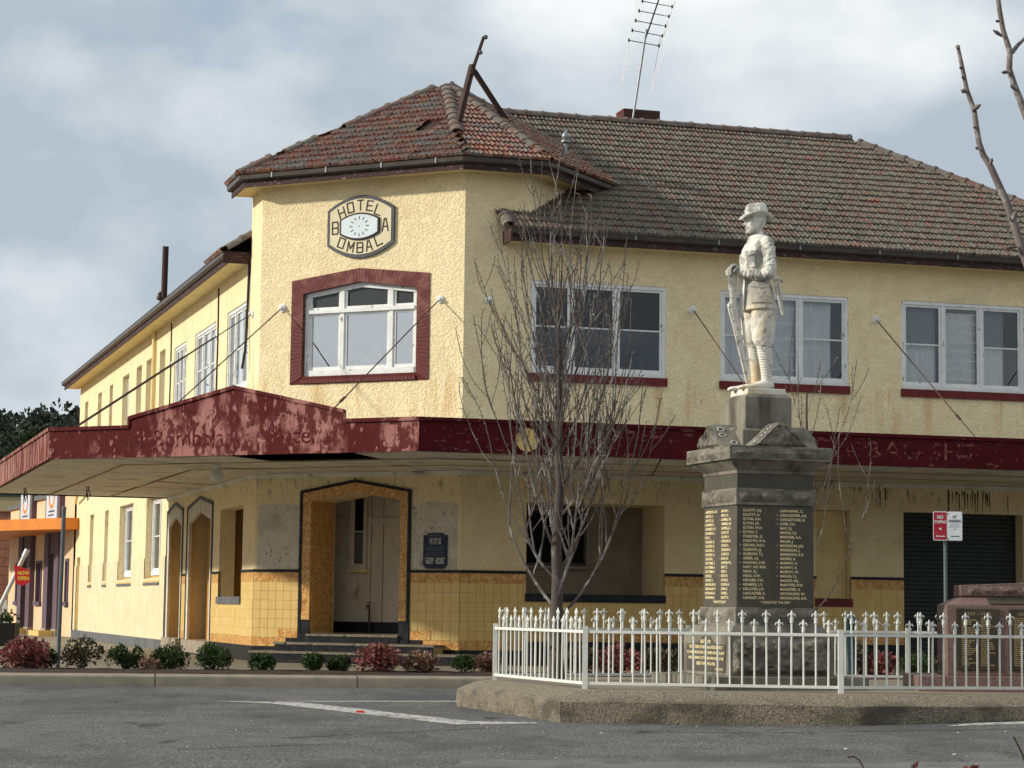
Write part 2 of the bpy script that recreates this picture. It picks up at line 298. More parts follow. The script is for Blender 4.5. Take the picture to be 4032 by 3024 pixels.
def thing(name, label, cat, loc, group=None):
    o = bpy.data.objects.new(name, None); COL.objects.link(o); o.location = loc; o.empty_display_size = .2
    o['_w'] = list(loc); return tag(o, label, cat, group)
def tag(o, label, cat, group=None):
    o['label'] = label; o['category'] = cat
    if group: o['group'] = group
    return o
def struct(o): o['kind'] = 'structure'; return o
def stuff(o): o['kind'] = 'stuff'; return o
def mesh_of(mb, name, mat, smooth=None):
    me = bpy.data.meshes.new(name); me.from_pydata(mb.v, [], mb.f); me.update()
    b = bmesh.new(); b.from_mesh(me); bmesh.ops.recalc_face_normals(b, faces=b.faces); b.to_mesh(me); b.free()
    me.materials.append(MATS[mat])
    if smooth: me.shade_smooth(); me.set_sharp_from_angle(angle=R_(smooth))
    return me
def text_geo(body, size, align='LEFT', bold=0.0, spacing=1.0):
    cu = bpy.data.curves.new('txt', 'FONT'); cu.body = body; cu.size = size; cu.align_x = align; cu.align_y = 'CENTER'; cu.offset = bold; cu.space_character = spacing; cu.resolution_u = 2
    ob = bpy.data.objects.new('txt', cu); me = bpy.data.meshes.new_from_object(ob)
    v = [tuple(q.co) for q in me.vertices]; f = [tuple(p.vertices) for p in me.polygons]
    bpy.data.objects.remove(ob); bpy.data.curves.remove(cu); bpy.data.meshes.remove(me)
    return v, f
def ftext(mb, F, body, size, u, z, off, align='LEFT', bold=0.0, sx=1.0, rot=0.0):
    v, f = text_geo(body, size, align, bold); i = len(mb.v); c, s = math.cos(rot), math.sin(rot)
    mb.v += [tuple(F.P(u + (x * sx * c - y * s), off, z + (x * sx * s + y * c))) for x, y, _ in v]; mb.f += [tuple(i + k for k in q) for q in f]
    return mb
def wall(F, u0, u1, z0, z1, ops=(), cut=()):
    """front skin of a wall with recessed openings (u0, u1, z0, z1, depth); cut = cells left out"""
    us = sorted({u0, u1, *[q for o in list(ops) + list(cut) for q in o[:2] if u0 < q < u1]}); zs = sorted({z0, z1, *[q for o in list(ops) + list(cut) for q in o[2:4] if z0 < q < z1]})
    mb = MB()
    for a, b in zip(us, us[1:]):
        for c, d in zip(zs, zs[1:]):
            m, k = (a + b) / 2, (c + d) / 2
            if any(o[0] < m < o[1] and o[2] < k < o[3] for o in list(ops) + list(cut)): continue
            mb.poly([F.P(a, 0, c), F.P(b, 0, c), F.P(b, 0, d), F.P(a, 0, d)])
    for o in ops:
        a, b, c, d, t = o[:5]
        for p, q in (((a, c), (a, d)), ((a, d), (b, d)), ((b, d), (b, c)), ((b, c), (a, c))):
            mb.poly([F.P(p[0], 0, p[1]), F.P(q[0], 0, q[1]), F.P(q[0], -t, q[1]), F.P(p[0], -t, p[1])])
    return mb
def offs(poly, o):
    """mitred offset of an open plan polyline to its right-hand side"""
    P = [Vector((p[0], p[1])) for p in poly]; nn = []
    for a, b in zip(P, P[1:]): d = (b - a).normalized(); nn.append(Vector((d.y, -d.x)))
    res = []
    for i, p in enumerate(P):
        if i == 0: res.append(p + nn[0] * o)
        elif i == len(P) - 1: res.append(p + nn[-1] * o)
        else:
            m = (nn[i - 1] + nn[i]); res.append(p + m * (o / (1 + nn[i - 1].dot(nn[i]))))
    return res
def sweep(mb, poly, prof):
    """closed (offset, z) profile swept along a plan polyline"""
    cols = [offs(poly, o) for o, z in prof]
    rows = [[Vector((cols[j][i].x, cols[j][i].y, prof[j][1])) for j in range(len(prof))] for i in range(len(poly))]
    return mb.grid(rows, True, True)
def fv(F, u, o=0): q = F.P(u, o, 0); return (q.x, q.y)
def gz(x, y):    # road height
    return .004 * y + .022 * max(0, min(x, 9) - 3)
def kerb_y(x): return 36.12 + (x + 8.2) * .145
def pz(x, y):    # footpath height behind the kerb
    t = max(0, min(1, (y - kerb_y(x)) / 8)); far = .30 + .007 * max(0, min(20, x + 10)); return .335 * (1 - t) + far * t
rng = random.Random(7)
# ---------------------------------------------------------------- ground
def sheet(name, xs, rows, zf, mat):
    mb = MB(); mb.grid([[(x, y(x) if callable(y) else y, zf(x, y(x) if callable(y) else y)) for x in xs] for y in rows])
    return struct(obj(name, mb, mat, fix=False))
xs = [-70, -40, -25, -15, -10, -6, -3, 0, 3, 4, 5, 6, 7, 8, 9, 12, 20, 40, 70]
far = MB(); far.poly([(-1500, -600, -.4), (1500, -600, -.4), (1500, 2500, -.4), (-1500, 2500, -.4)]); struct(obj('ground', far, 'far_ground'))
sheet('road', xs, [-40, 0, 12, 18, 22, 26, 30, 33, lambda x: kerb_y(x) + .1], gz, 'asphalt')
sheet('footpath', xs, [lambda x: kerb_y(x) + .15, lambda x: kerb_y(x) + 2, lambda x: kerb_y(x) + 4, lambda x: kerb_y(x) + 8, 60, 90, 140], pz, 'path')
# footpath joints are thin grooves: dark strips of bare filler laid on the slab
jm = MB()
for k in range(7):
    u = -11 + k * 2.6; a, b = R.P(u, 1.2, 0), R.P(u, 4.6, 0); d = R.d * .012
    jm.poly([(a - d)[:2] + (pz(a.x, a.y) + .006,), (a + d)[:2] + (pz(a.x, a.y) + .006,), (b + d)[:2] + (pz(b.x, b.y) + .006,), (b - d)[:2] + (pz(b.x, b.y) + .006,)])
struct(obj('footpath_joint', jm, 'grout'))
kb = struct(obj('kerb', sweep(MB(), [(-60, kerb_y(-60)), (60, kerb_y(60))], [(-.03, .02), (-.03, .31), (-.20, .315), (-.20, .02)]), 'concrete'))
kx = -5.76 - 3.27 * 4
while kx < 16:
    a, b = kx + .012, kx + 3.27 - .012
    obj('kerb_block', sweep(MB(), [(a, kerb_y(a)), (b, kerb_y(b))], [(0, .06), (0, .25), (-.012, .305), (-.05, .335), (-.24, .345), (-.24, .06)]), 'concrete', kb, smooth=35)
    kx += 3.27
bed = MB(); rows = []
for j in range(9):
    rows.append([(x, kerb_y(x) + .25 + j * .28, .335 + .04 * math.sin(math.pi * (j + .3) / 9) + .03 * noise.noise((x * 3.1, j * .9, 0)) + .004) for x in [-12 + .2 * i for i in range(120)]])
bed.grid(rows); struct(obj('garden_bed', bed, 'mulch', smooth=60))
# painted lines and the lighter seal patch, each a thin sheet on the road
def road_sheet(name, pts, dz, mat): return struct(obj(name, MB().poly([(x, y, gz(x, y) + dz) for x, y in pts]), mat))
road_sheet('painted_line', [(-4.2, 31.75), (-3.3, 31.2), (-.62, 26.6), (.35, 27.05), (.35, 27.25), (-.45, 27.35), (-2.9, 31.6)], .004, 'line_white')
road_sheet('painted_line', [(-3.3, 31.75), (-.60, 32.42), (-.60, 32.72), (-3.3, 31.95)], .004, 'line_white')
road_sheet('painted_line', [(5.2, 26.65), (9.5, 28.3), (9.4, 29.0), (5.6, 27.2)], .004, 'line_white')
pp = [(-.4 + .12 * i, 20.95 + .22 * noise.noise((i * .33, 0, 0)) + .05 * noise.noise((i * 1.7, 3, 0))) for i in range(70)]
road_sheet('seal_patch', pp + [(9, 8), (-1.5, 8)], .005, 'asphalt_patch')
for i, (a, b) in enumerate([((-2.4, 23.7), (-.2, 26.0)), ((-3.2, 21.8), (-1.6, 23.0)), ((1.5, 25.6), (6.5, 26.0))]):
    mb = MB(); n = 24; A, B = Vector(a), Vector(b); q = []
    for k in range(n):
        p = A.lerp(B, k / (n - 1)); w = .02 + .012 * noise.noise((k * .8, i * 5, 0)); y = p.y + .12 * noise.noise((k * .5, i * 9, 2)); q.append((p.x, y, w))
    mb.grid([[(x, y - w, gz(x, y) + .004) for x, y, w in q], [(x, y + w, gz(x, y) + .004) for x, y, w in q]])
    struct(obj('road_crack_seal', mb, 'wire'))
# ---------------------------------------------------------------- hotel
HB = (-2.0, 47.0, .3)
H = thing('corner_hotel', 'two storey cream stucco corner hotel with tiled roof and peeling maroon awning', 'hotel', HB)
upR = [(1.40, 4.30, 6.20, 8.09, .14), (5.49, 8.375, 6.20, 8.09, .14), (9.60, 12.50, 6.20, 8.09, .14)]
opR = upR + [(1.36, 4.29, 1.77, 3.60, 1.35), (7.63, 8.41, 1.76, 3.60, .22), (9.62, 12.42, .50, 3.60, .35)]
obj('wall', wall(R, 0, 15.7, .2, 10.24, opR, [(1.39, 15.7, 8.85, 10.24)]), 'stucco', H)
obj('wall', wall(C, 0, CW, .2, 10.24, [(1.055, 3.738, 6.17, 8.11, .22), (1.36, 3.45, .2, 3.78, .95)]), 'stucco', H)
nar = [(12.72, 13.66), (15.14, 16.08), (16.94, 17.96), (19.44, 20.81), (22.98, 23.74), (25.63, 26.55), (29.09, 29.99)]
upL = [(1.29, 3.80, 6.15, 8.03, .16), (5.19, 8.07, 6.15, 8.03, .16), (9.33, 11.22, 6.15, 8.03, .16)] + [(a, b, 6.5, 8.2, .26) for a, b in nar]
loL = [(12.6, 15.3, 2.15, 4.33, .32), (17.8, 20.6, 2.15, 4.33, .32), (23.1, 23.95, 2.15, 4.32, .32), (26.7, 27.6, 2.15, 4.32, .32), (29.95, 30.87, .53, 3.0, .32)]
arch = [(9.02, 11.49), (4.90, 8.40)]
obj('wall', wall(L, 0, 31.4, .2, 10.24, upL + loL + [(1.33, 4.05, 1.62, 3.6, .35)] + [(a, b, .62, 4.03, .6) for a, b in arch], [(1.15, 31.4, 8.85, 10.24)]), 'stucco', H)
R1 = R.P(1.39, 0, 0); T4 = Frame((R1.x, R1.y), hv(29), (math.cos(R_(29)), -math.sin(R_(29)))); L1 = L.P(1.15, 0, 0)
obj('wall', wall(T4, 0, 4.6, 8.0, 10.24), 'stucco', H)
T5 = Frame((L1.x, L1.y), hv(27), (-math.cos(R_(27)), math.sin(R_(27)))); obj('wall', wall(T5, 0, 4.6, 8.0, 10.24), 'stucco', H)
e2 = L.P(31.4, 0, 0); e3 = L.P(31.4, -10, 0); bk = MB(); bk.poly([(e2.x, e2.y, .2), (e3.x, e3.y, .2), (e3.x, e3.y, 8.85), (e2.x, e2.y, 8.85)])
f2 = R.P(15.7, 0, 0); f3 = R.P(15.7, -10, 0); bk.poly([(f2.x, f2.y, .2), (f3.x, f3.y, .2), (f3.x, f3.y, 8.85), (f2.x, f2.y, 8.85)])
g4 = R.P(10, -10, 0); bk.poly([(e3.x, e3.y, .2), (g4.x, g4.y, .2), (g4.x, g4.y, 8.85), (e3.x, e3.y, 8.85)]); bk.poly([(g4.x, g4.y, .2), (f3.x, f3.y, .2), (f3.x, f3.y, 8.85), (g4.x, g4.y, 8.85)])
obj('rear_wall', bk, 'stucco_plain', H)
pb = wall(L, 11.72, 31.42, .55, 2.72, [], [q[:4] for q in loL]); pb.v = [tuple(Vector(p) + L.n * .02) for p in pb.v]; obj('painted_brickwork', pb, 'cream_paint', H)
# dado: field tiles one by one, bands and the far tiles joined
dado = obj('tile_dado_backing', MB().hexa([L.P(11.7, -.3, .3), L.P(0, -.3, .3), L.P(0, -.05, .3), L.P(11.7, -.05, .3), L.P(11.7, -.3, .31), L.P(0, -.3, .31), L.P(0, -.05, .31), L.P(11.7, -.05, .31)]), 'grout', H)
tile_me = mesh_of(MB().hexa([(.002, -.014, .002), (.169, -.014, .002), (.171, .01, 0), (0, .01, 0), (.002, -.014, .188), (.169, -.014, .188), (.171, .01, .19), (0, .01, .19)]), 'wall_tile', 'tile_yellow')
far_tiles = MB(); bands = MB(); blacks = MB(); grt = MB(); ntile = 0
def dado_field(F, u0, u1, z0, rows, single):
    global ntile
    n = max(1, round((u1 - u0) / .174)); w = (u1 - u0) / n
    fbox(grt, F, u0, u1, -.05, .006, z0, z0 + rows * .19)
    for i in range(n):
        for j in range(rows):
            u, z = u0 + i * w + .0015, z0 + j * .19 + .0015
            if single and ntile < 300:
                ntile += 1; jit = rng.uniform(-.0015, .0015)
                inst('wall_tile', tile_me, None, dado, Matrix.Translation(F.P(u, jit, z)) @ F.rot() @ Matrix.Diagonal((w / .1745, 1, .985, 1)))
            else: fbox(far_tiles, F, u, u + w - .003, 0, .014 + rng.uniform(-.0015, .0015), z, z + .187)
def band(F, mb, u0, u1, z0, z1, w=.17, o=.016):
    n = max(1, round((u1 - u0) / w)); s = (u1 - u0) / n
    fbox(grt, F, u0, u1, -.05, o - .008, z0, z1)
    for i in range(n): fbox(mb, F, u0 + i * s + .0015, u0 + (i + 1) * s - .0015, -.01, o + rng.uniform(-.001, .001), z0 + .0015, z1 - .0015)
for F, u0, u1, base, single in ((C, 0, 1.10, .65, 1), (C, 3.69, CW, .65, 1), (R, 0, 1.36, .65, 1), (R, 4.29, 7.63, .82, 1), (R, 8.41, 9.62, .82, 0), (L, 0, 1.33, .65, 0), (L, 4.05, 4.90, .65, 0), (L, 8.40, 9.02, .65, 0)):
    lowest = base - .65
    band(F, blacks, u0, u1, 2.165, 2.225, .17, .03); band(F, bands, u0, u1, 1.97, 2.163)
    dado_field(F, u0, u1, .83 if lowest == 0 else 1.02, 6 if lowest == 0 else 5, single)
    band(F, bands, u0, u1, .65 + lowest, .828 + lowest * 1.1); band(F, blacks, u0, u1, .15, .648 + lowest, .17, .022)
for u0, u1, zt, F in ((1.36, 4.29, 1.60, R), (7.63, 8.41, 1.60, R), (1.33, 4.05, 1.50, L)):
    b0 = .83 if F is R else .65
    dado_field(F, u0, u1, b0 + .19, 3, F is R); band(F, bands, u0, u1, b0, b0 + .188); band(F, blacks, u0, u1, .15, b0 - .002, .17, .022)
    fbox(far_tiles, F, u0, u1, 0, .012, b0 + .76, zt + .02)
stuff(obj('grout', grt, 'grout', H))
for a_, b_, e_ in ((.62, 1.095, 1), (3.70, 4.18, -1)):      # amber course stepping up beside the stairs
    fbox(bands, C, a_, b_, .0, .024, .83, 1.015); fbox(blacks, C, (a_ + .2 if e_ > 0 else a_), (b_ if e_ > 0 else b_ - .2), .0, .034, .70, .826)
for a_, b_ in ((1.10, 1.365), (3.45, 3.69)): fbox(blacks, C, a_, b_, .0, .046, .60, .917)
stuff(obj('wall_tile', far_tiles, 'tile_yellow', H)); stuff(obj('band_tile', bands, 'tile_amber', H)); stuff(obj('black_tile', blacks, 'tile_black', H))
# sills
sl = MB(); fbox(sl, R, 1.34, 4.31, -.1, .05, 1.62, 1.78); obj('sill', sl, 'tile_black', H)
sl = MB(); fbox(sl, R, 7.60, 8.44, -.1, .05, 1.60, 1.76); obj('sill', sl, 'sill_red', H)
sl = MB(); fbox(sl, L, 1.31, 4.10, -.1, .05, 1.50, 1.66); obj('sill', sl, 'grey_paint', H)
for a, b, c, d, t in upR: sl = MB(); fprism(sl, R, [(a - .02, 6.035), (b + .02, 6.035), (b + .02, 6.20), (a - .02, 6.20)], -.1, .05); obj('sill', sl, 'sill_red', H)
for a, b, c, d, t in loL[:4]:
    sl = MB(); P = L.P; sl.hexa([P(a, .03, 2.03), P(b, .03, 2.03), P(b, -.3, 2.03), P(a, -.3, 2.03), P(a, .03, 2.09), P(b, .03, 2.09), P(b, -.3, 2.28), P(a, -.3, 2.28)]); obj('sill', sl, 'tile_yellow', H)
    sl = MB(); fbox(sl, L, a - .03, b + .03, -.05, .045, 1.97, 2.04); obj('sill_edge', sl, 'grey_paint', H)
pl = MB(); fbox(pl, L, 11.72, 31.45, -.1, .06, .15, .56); obj('plinth', pl, 'grey_paint', H)
pl = MB(); fbox(pl, R, 12.42, 15.7, -.1, .03, .15, .82); obj('plinth', pl, 'tile_black', H)
# patches of bare render beside the door
for u0, u1 in ((.07, 1.09), (3.72, 4.735)):
    mb = MB(); pts = []
    for k in range(40):
        t = k / 40 * 4; s = int(t); q = t - s
        p = [(u0 + q * (u1 - u0), 2.235), (u1, 2.235 + q * 1.3), (u1 - q * (u1 - u0), 3.53 + .05 * math.sin(q * 3)), (u0, 3.53 - q * 1.3)][s]
        pts.append((p[0] + (.03 * noise.noise((k * .7, u0, 0)) if s != 0 else 0), p[1] + (.05 * noise.noise((k * .7, 3, u0)) if s == 2 else 0)))
    fprism(mb, C, pts, -.02, .004); obj('render_patch', mb, 'stucco_bare', H)
# ring of blocks (bricks, tiles) between an outer and an inner outline
def ring_blocks(F, outer, inner, ns, o0, o1, gap, name, mat, parent):
    for (a, b, c, d, n) in zip(outer, outer[1:], inner, inner[1:], ns):
        for k in range(n):
            t0, t1 = k / n + gap / n, (k + 1) / n - gap / n
            lp = lambda p, q, t: (p[0] + (q[0] - p[0]) * t, p[1] + (q[1] - p[1]) * t)
            obj(name, fprism(MB(), F, [lp(a, b, t0), lp(a, b, t1), lp(c, d, t1), lp(c, d, t0)], o0, o1 + rng.uniform(-.003, .003)), mat, parent)
wo = [(.777, 6.03), (.777, 8.20), (2.40, 8.39), (4.026, 8.20), (4.026, 6.03)]; wi = [(1.055, 6.19), (1.055, 7.92), (2.40, 8.11), (3.738, 7.92), (3.738, 6.19)]
sur = MB()
for a, b, c, d in zip(wo + wo[:1], wo[1:] + wo[:1], wi + wi[:1], wi[1:] + wi[:1]): fprism(sur, C, [a, b, d, c], -.22, .012)
sur = obj('window_surround', sur, 'mortar', H)
ring_blocks(C, wo, wi, (25, 20, 20, 25), -.2, .025, .045, 'brick', 'brick_paint', sur)
for k in range(32):
    u = 1.055 + k * 2.683 / 32 + .004; mb = MB(); P = C.P; w = 2.683 / 32 - .008
    mb.hexa([P(u, .05, 6.045), P(u + w, .05, 6.045), P(u + w, -.15, 6.045), P(u, -.15, 6.045), P(u, .05, 6.12), P(u + w, .05, 6.12), P(u + w, -.15, 6.2), P(u, -.15, 6.2)]); obj('brick', mb, 'brick_paint', sur)
# ---- windows
def room(F, u0, u1, z0, z1, o0, o1, mat, name='room'):
    mb = MB(); P = F.P
    mb.poly([P(u0, o1, z0), P(u1, o1, z0), P(u1, o1, z1), P(u0, o1, z1)]); mb.poly([P(u0, o0, z0), P(u0, o1, z0), P(u0, o1, z1), P(u0, o0, z1)]); mb.poly([P(u1, o0, z0), P(u1, o1, z0), P(u1, o1, z1), P(u1, o0, z1)])
    mb.poly([P(u0, o0, z0), P(u1, o0, z0), P(u1, o1, z0), P(u0, o1, z0)]); mb.poly([P(u0, o0, z1), P(u1, o0, z1), P(u1, o1, z1), P(u0, o1, z1)])
    return obj(name, mb, mat, H)
def curtain(F, u0, u1, z0, z1, o, par, seed):
    mb = MB(); n = max(8, int((u1 - u0) / .02)); r = []
    for j in range(7):
        t = j / 6; r.append([F.P(u0 + (u1 - u0) * i / n + .02 * noise.noise((i * .1, t * 2, seed)), o + .035 * math.sin(i * .55 + 1.5 * noise.noise((i * .07, t, seed))) * (.5 + .5 * t), z1 + (z0 - z1) * t) for i in range(n + 1)])
    mb.grid(r); return obj('curtain', mb, 'curtain', par, smooth=80, fix=False)
def window(F, u0, u1, z0, z1, dep, lights, par=None, fw=.075, name='window'):
    """timber frame with lights = [(ua, ub, [glazing heights], [pane material per gap])]"""
    mb = MB(); o = -dep
    fbox(mb, F, u0, u0 + fw, o - .06, o + .05, z0, z1); fbox(mb, F, u1 - fw, u1, o - .06, o + .05, z0, z1)
    fbox(mb, F, u0 + fw, u1 - fw, o - .06, o + .05, z1 - fw, z1); fbox(mb, F, u0 + fw, u1 - fw, o - .06, o + .06, z0, z0 + fw * 1.3)
    for q in lights[:-1]: fbox(mb, F, q[1] - fw * .4, q[1] + fw * .4, o - .055, o + .045, z0 + fw * 1.3, z1 - fw)
    w = obj(name, mb, 'white_paint', H)
    for i, (a, b, rails, mats) in enumerate(lights):
        a += fw if i == 0 else fw * .4; b -= fw if i == len(lights) - 1 else fw * .4
        zz = [z0 + fw * 1.3] + list(rails) + [z1 - fw]; s = MB(); sw = .05
        fbox(s, F, a, a + sw, o - .03, o + .02, zz[0], zz[-1]); fbox(s, F, b - sw, b, o - .03, o + .02, zz[0], zz[-1]); fbox(s, F, a + sw, b - sw, o - .03, o + .02, zz[0], zz[0] + sw * 1.3); fbox(s, F, a + sw, b - sw, o - .03, o + .02, zz[-1] - sw, zz[-1])
        rh = .014 if len(rails) < 3 else .0035
        for r in rails: fbox(s, F, a + sw, b - sw, o - .025, o + .015, r - rh, r + rh)
        obj('sash', s, 'room_dark' if name == 'bay_window' else 'room_mid' if name == 'porch_window' else 'white_paint', w)
        for p, q, m in zip(zz, zz[1:], mats):
            obj('pane', fbox(MB(), F, a + sw * .5, b - sw * .5, o - .012, o - .006, p, q), m, w)
    return w
FZ, GL, GS = 'frosted', 'glass', 'glass_sky'
w1 = window(R, 1.40, 4.30, 6.20, 8.09, .07, [(1.40, 2.27, [7.17], [GL, FZ]), (2.27, 3.235, [7.17], [GL, FZ]), (3.235, 4.30, [7.17], [GL, FZ])])
w2 = window(R, 5.49, 8.375, 6.20, 8.09, .07, [(5.49, 6.45, [7.17], [GL, GL]), (6.45, 7.285, [6.5, 6.82, 7.14, 7.46, 7.78], [GL] * 6), (7.285, 8.375, [7.17], [GL, GL])])
w3 = window(R, 9.60, 12.50, 6.20, 8.09, .07, [(9.60, 10.577, [7.17], [GL, 'frosted_pale']), (10.577, 11.477, [6.46, 6.66, 6.86, 7.06, 7.26, 7.46, 7.66, 7.86], [GL] * 9), (11.477, 12.50, [7.17], [GL, 'frosted_pale'])])
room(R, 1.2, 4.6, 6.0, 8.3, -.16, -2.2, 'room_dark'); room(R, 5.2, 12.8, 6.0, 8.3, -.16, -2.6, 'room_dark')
curtain(R, 5.55, 6.4, 6.25, 8.0, -.22, w2, 1); curtain(R, 6.45, 7.25, 6.25, 8.0, -.25, w2, 2); curtain(R, 7.33, 8.05, 6.25, 8.0, -.22, w2, 3); curtain(R, 9.66, 10.5, 6.25, 8.0, -.22, w3, 4); curtain(R, 10.6, 11.45, 6.25, 7.9, -.25, w3, 5); curtain(R, 11.5, 12.12, 6.25, 8.0, -.22, w3, 6)
# pointed window over the door
fr = MB(); o0, o1 = -.20, -.08
fbox(fr, C, 1.06, 1.15, o0, o1, 6.20, 7.93); fbox(fr, C, 3.65, 3.735, o0, o1, 6.20, 7.93); fbox(fr, C, 1.15, 3.65, o0, o1 + .02, 6.20, 6.32); fbox(fr, C, 1.15, 3.65, o0, o1 + .03, 7.50, 7.575)
fprism(fr, C, [(1.06, 7.83), (2.40, 8.01), (2.40, 8.11), (1.06, 7.93)], o0, o1); fprism(fr, C, [(2.40, 8.01), (3.735, 7.83), (3.735, 7.93), (2.40, 8.11)], o0, o1)
for u in (1.94, 3.09): fbox(fr, C, u - .045, u + .045, o0, o1, 6.32, 7.50); fbox(fr, C, u - .045, u + .045, o0, o1, 7.575, 7.95)
cw = obj('window', fr, 'white_paint', H)
for a, b in ((1.15, 1.895), (1.985, 3.045), (3.135, 3.65)):
    s = MB()
    for z0, z1 in ((6.32, 7.50),):
        fbox(s, C, a, a + .055, -.17, -.11, z0, z1); fbox(s, C, b - .055, b, -.17, -.11, z0, z1); fbox(s, C, a, b, -.17, -.112, z0, z0 + .07); fbox(s, C, a, b, -.17, -.112, z1 - .05, z1)
    obj('sash', s, 'white_paint', cw); obj('pane', fbox(MB(), C, a + .02, b - .02, -.15, -.142, 6.34, 7.48), GS, cw)
    tp = lambda u: 7.83 + .18 * (1 - abs(u - 2.4) / 1.34)
    pts = [(a, 7.575), (b, 7.575), (b, tp(b))] + ([(2.4, tp(2.4))] if a < 2.4 < b else []) + [(a, tp(a))]
    s = MB(); fprism(s, C, [(a, 7.575), (a + .055, 7.575), (a + .055, tp(a + .055)), (a, tp(a))], -.17, -.11); fprism(s, C, [(b - .055, 7.575), (b, 7.575), (b, tp(b)), (b - .055, tp(b - .055))], -.17, -.11); fbox(s, C, a, b, -.17, -.112, 7.575, 7.63)
    obj('sash', s, 'white_paint', cw); obj('pane', fprism(MB(), C, pts, -.15, -.142), FZ, cw)
et = MB()       # etched line drawing on the glass
def arc(cx, cz, rx, rz, a0, a1, n=14): return [C.P(cx + rx * math.cos(R_(a0 + (a1 - a0) * k / n)), -.136, cz + rz * math.sin(R_(a0 + (a1 - a0) * k / n))) for k in range(n + 1)]
for pth in (arc(2.65, 6.56, .22, .16, 0, 180), arc(2.65, 6.56, .22, .05, 0, 360), arc(2.33, 6.78, .07, .07, -60, 240), arc(2.93, 6.78, .06, .07, -60, 240), [C.P(2.4, -.136, 6.40), C.P(2.44, -.136, 6.56)], [C.P(2.9, -.136, 6.40), C.P(2.86, -.136, 6.56)], [C.P(2.42, -.136, 6.48), C.P(2.88, -.136, 6.48)], [C.P(2.1, -.136, 6.75), C.P(2.25, -.136, 6.6), C.P(2.35, -.136, 6.42)]): et.tube(pth, .0026, 4)
et.tube([C.P(1.72 + .035 * math.cos(k * .9), -.136, 6.42 + k * .014) for k in range(60)], .002, 4)
for k in range(3): et.tube([C.P(3.25 + k * .035, -.136, 6.5), C.P(3.25 + k * .04, -.136, 7.1), C.P(3.33, -.136, 7.28 - k * .04), C.P(3.45 - k * .03, -.136, 7.2)], .002, 4)
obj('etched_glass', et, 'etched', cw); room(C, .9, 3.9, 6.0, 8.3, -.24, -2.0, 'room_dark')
# left wing windows
for a, b in ((1.29, 3.80), (5.19, 8.07), (9.33, 11.22)):
    m1, m2 = a + (b - a) * .34, a + (b - a) * .67
    window(L, a, b, 6.15, 8.03, .08, [(a, m1, [7.1], [GS, GS]), (m1, m2, [7.1], [GS, GS]), (m2, b, [7.1], [GS, GS])]); 
for a, b in nar: window(L, a, b, 6.5, 8.2, .2, [(a, b, [7.3], [GS, GS])], fw=.09)
for a, b, c, d, t in loL[:4]:
    m = (a + b) / 2; window(L, a, b, 2.24, d, .22, [(a, m, [3.3], [GL, GL]), (m, b, [3.3], [GL, GL])] if b - a > 1.5 else [(a, b, [3.3], [GL, GL])], fw=.10)
room(L, 1.0, 31.0, 6.0, 8.4, -.3, -1.6, 'room_mid'); room(L, 12.2, 31.0, 1.9, 4.5, -.36, -1.6, 'room_mid')
obj('side_door', fbox(MB(), L, 29.97, 30.85, -.30, -.26, .53, 3.0), 'cream_board', H)
# pointed tiled recesses under the awning (left street)
for a, b in arch:
    m = (a + b) / 2; w = .30
    O = [(a, .62), (a, 3.83), (m, 4.03), (b, 3.83), (b, .62)]; I = [(a + w, .62), (a + w, 3.42), (m, 3.66), (b - w, 3.42), (b - w, .62)]
    ar = MB(); fprism(ar, L, [(a, 3.83), (m, 4.03), (a, 4.03)], -.3, 0); fprism(ar, L, [(m, 4.03), (b, 3.83), (b, 4.03)], -.3, 0)
    ar = obj('arch', ar, 'stucco', H)
    fc = MB(); ed = MB()
    for p, q, r, s in zip(O, O[1:], I, I[1:]):
        mid = lambda x, y, t: (x[0] + (y[0] - x[0]) * t, x[1] + (y[1] - x[1]) * t)
        fprism(ed, L, [p, q, mid(q, s, .18), mid(p, r, .18)], -.03, .035); fprism(fc, L, [mid(p, r, .18), mid(q, s, .18), s, r], -.05, .012)
    obj('arch_border', fc, 'stucco_bare', ar); obj('arch_edge', ed, 'sign_grey', ar)
    fl = MB(); n = 5
    for k in range(n): fbox(fl, L, a + w * .5 + k * (b - a - w) / n + .006, a + w * .5 + (k + 1) * (b - a - w) / n - .006, -.6, -.45, .62, 3.9)
    obj('recess_tiling', fl, 'tile_amber', ar)
    th = MB(); fbox(th, L, a + .1, b - .1, -.5, .12, .35, .64); obj('threshold', th, 'concrete', ar)
lk = MB(); fbox(lk, L, 9.3, 9.9, -.44, -.40, 1.75, 2.1); obj('meter_box', lk, 'tile_black', H)
room(L, 1.2, 4.2, 1.5, 3.7, -.36, -.8, 'recess_amber', 'recess')
# ---- entrance porch on the corner
do = [(1.10, .92), (1.10, 3.83), (2.40, 4.05), (3.69, 3.83), (3.69, .92)]; dm = [(1.165, .92), (1.165, 3.78), (2.40, 3.99), (3.625, 3.78), (3.625, .92)]; di = [(1.365, 1.2), (1.365, 3.62), (2.40, 3.785), (3.45, 3.62), (3.45, 1.2)]
ent = MB(); fprism(ent, C, [(1.36, 3.62), (2.40, 3.785), (3.45, 3.62), (3.45, 3.80), (1.36, 3.80)], -.95, 0); ent = obj('entrance', ent, 'stucco', H)
ring_blocks(C, do, dm, (16, 8, 8, 16), -.05, .045, .02, 'edge_tile', 'tile_black', ent)
dm2 = [(1.165, 1.2), (1.165, 3.78), (2.40, 3.99), (3.625, 3.78), (3.625, 1.2)]
ring_blocks(C, dm2, di, (14, 7, 7, 14), -.05, .03, .012, 'surround_tile', 'tile_amber', ent)
ba = MB(); fbox(ba, C, 1.165, 1.365, -.05, .032, .92, 1.198); fbox(ba, C, 3.45, 3.625, -.05, .032, .92, 1.198); obj('base_tile', ba, 'tile_black', ent)
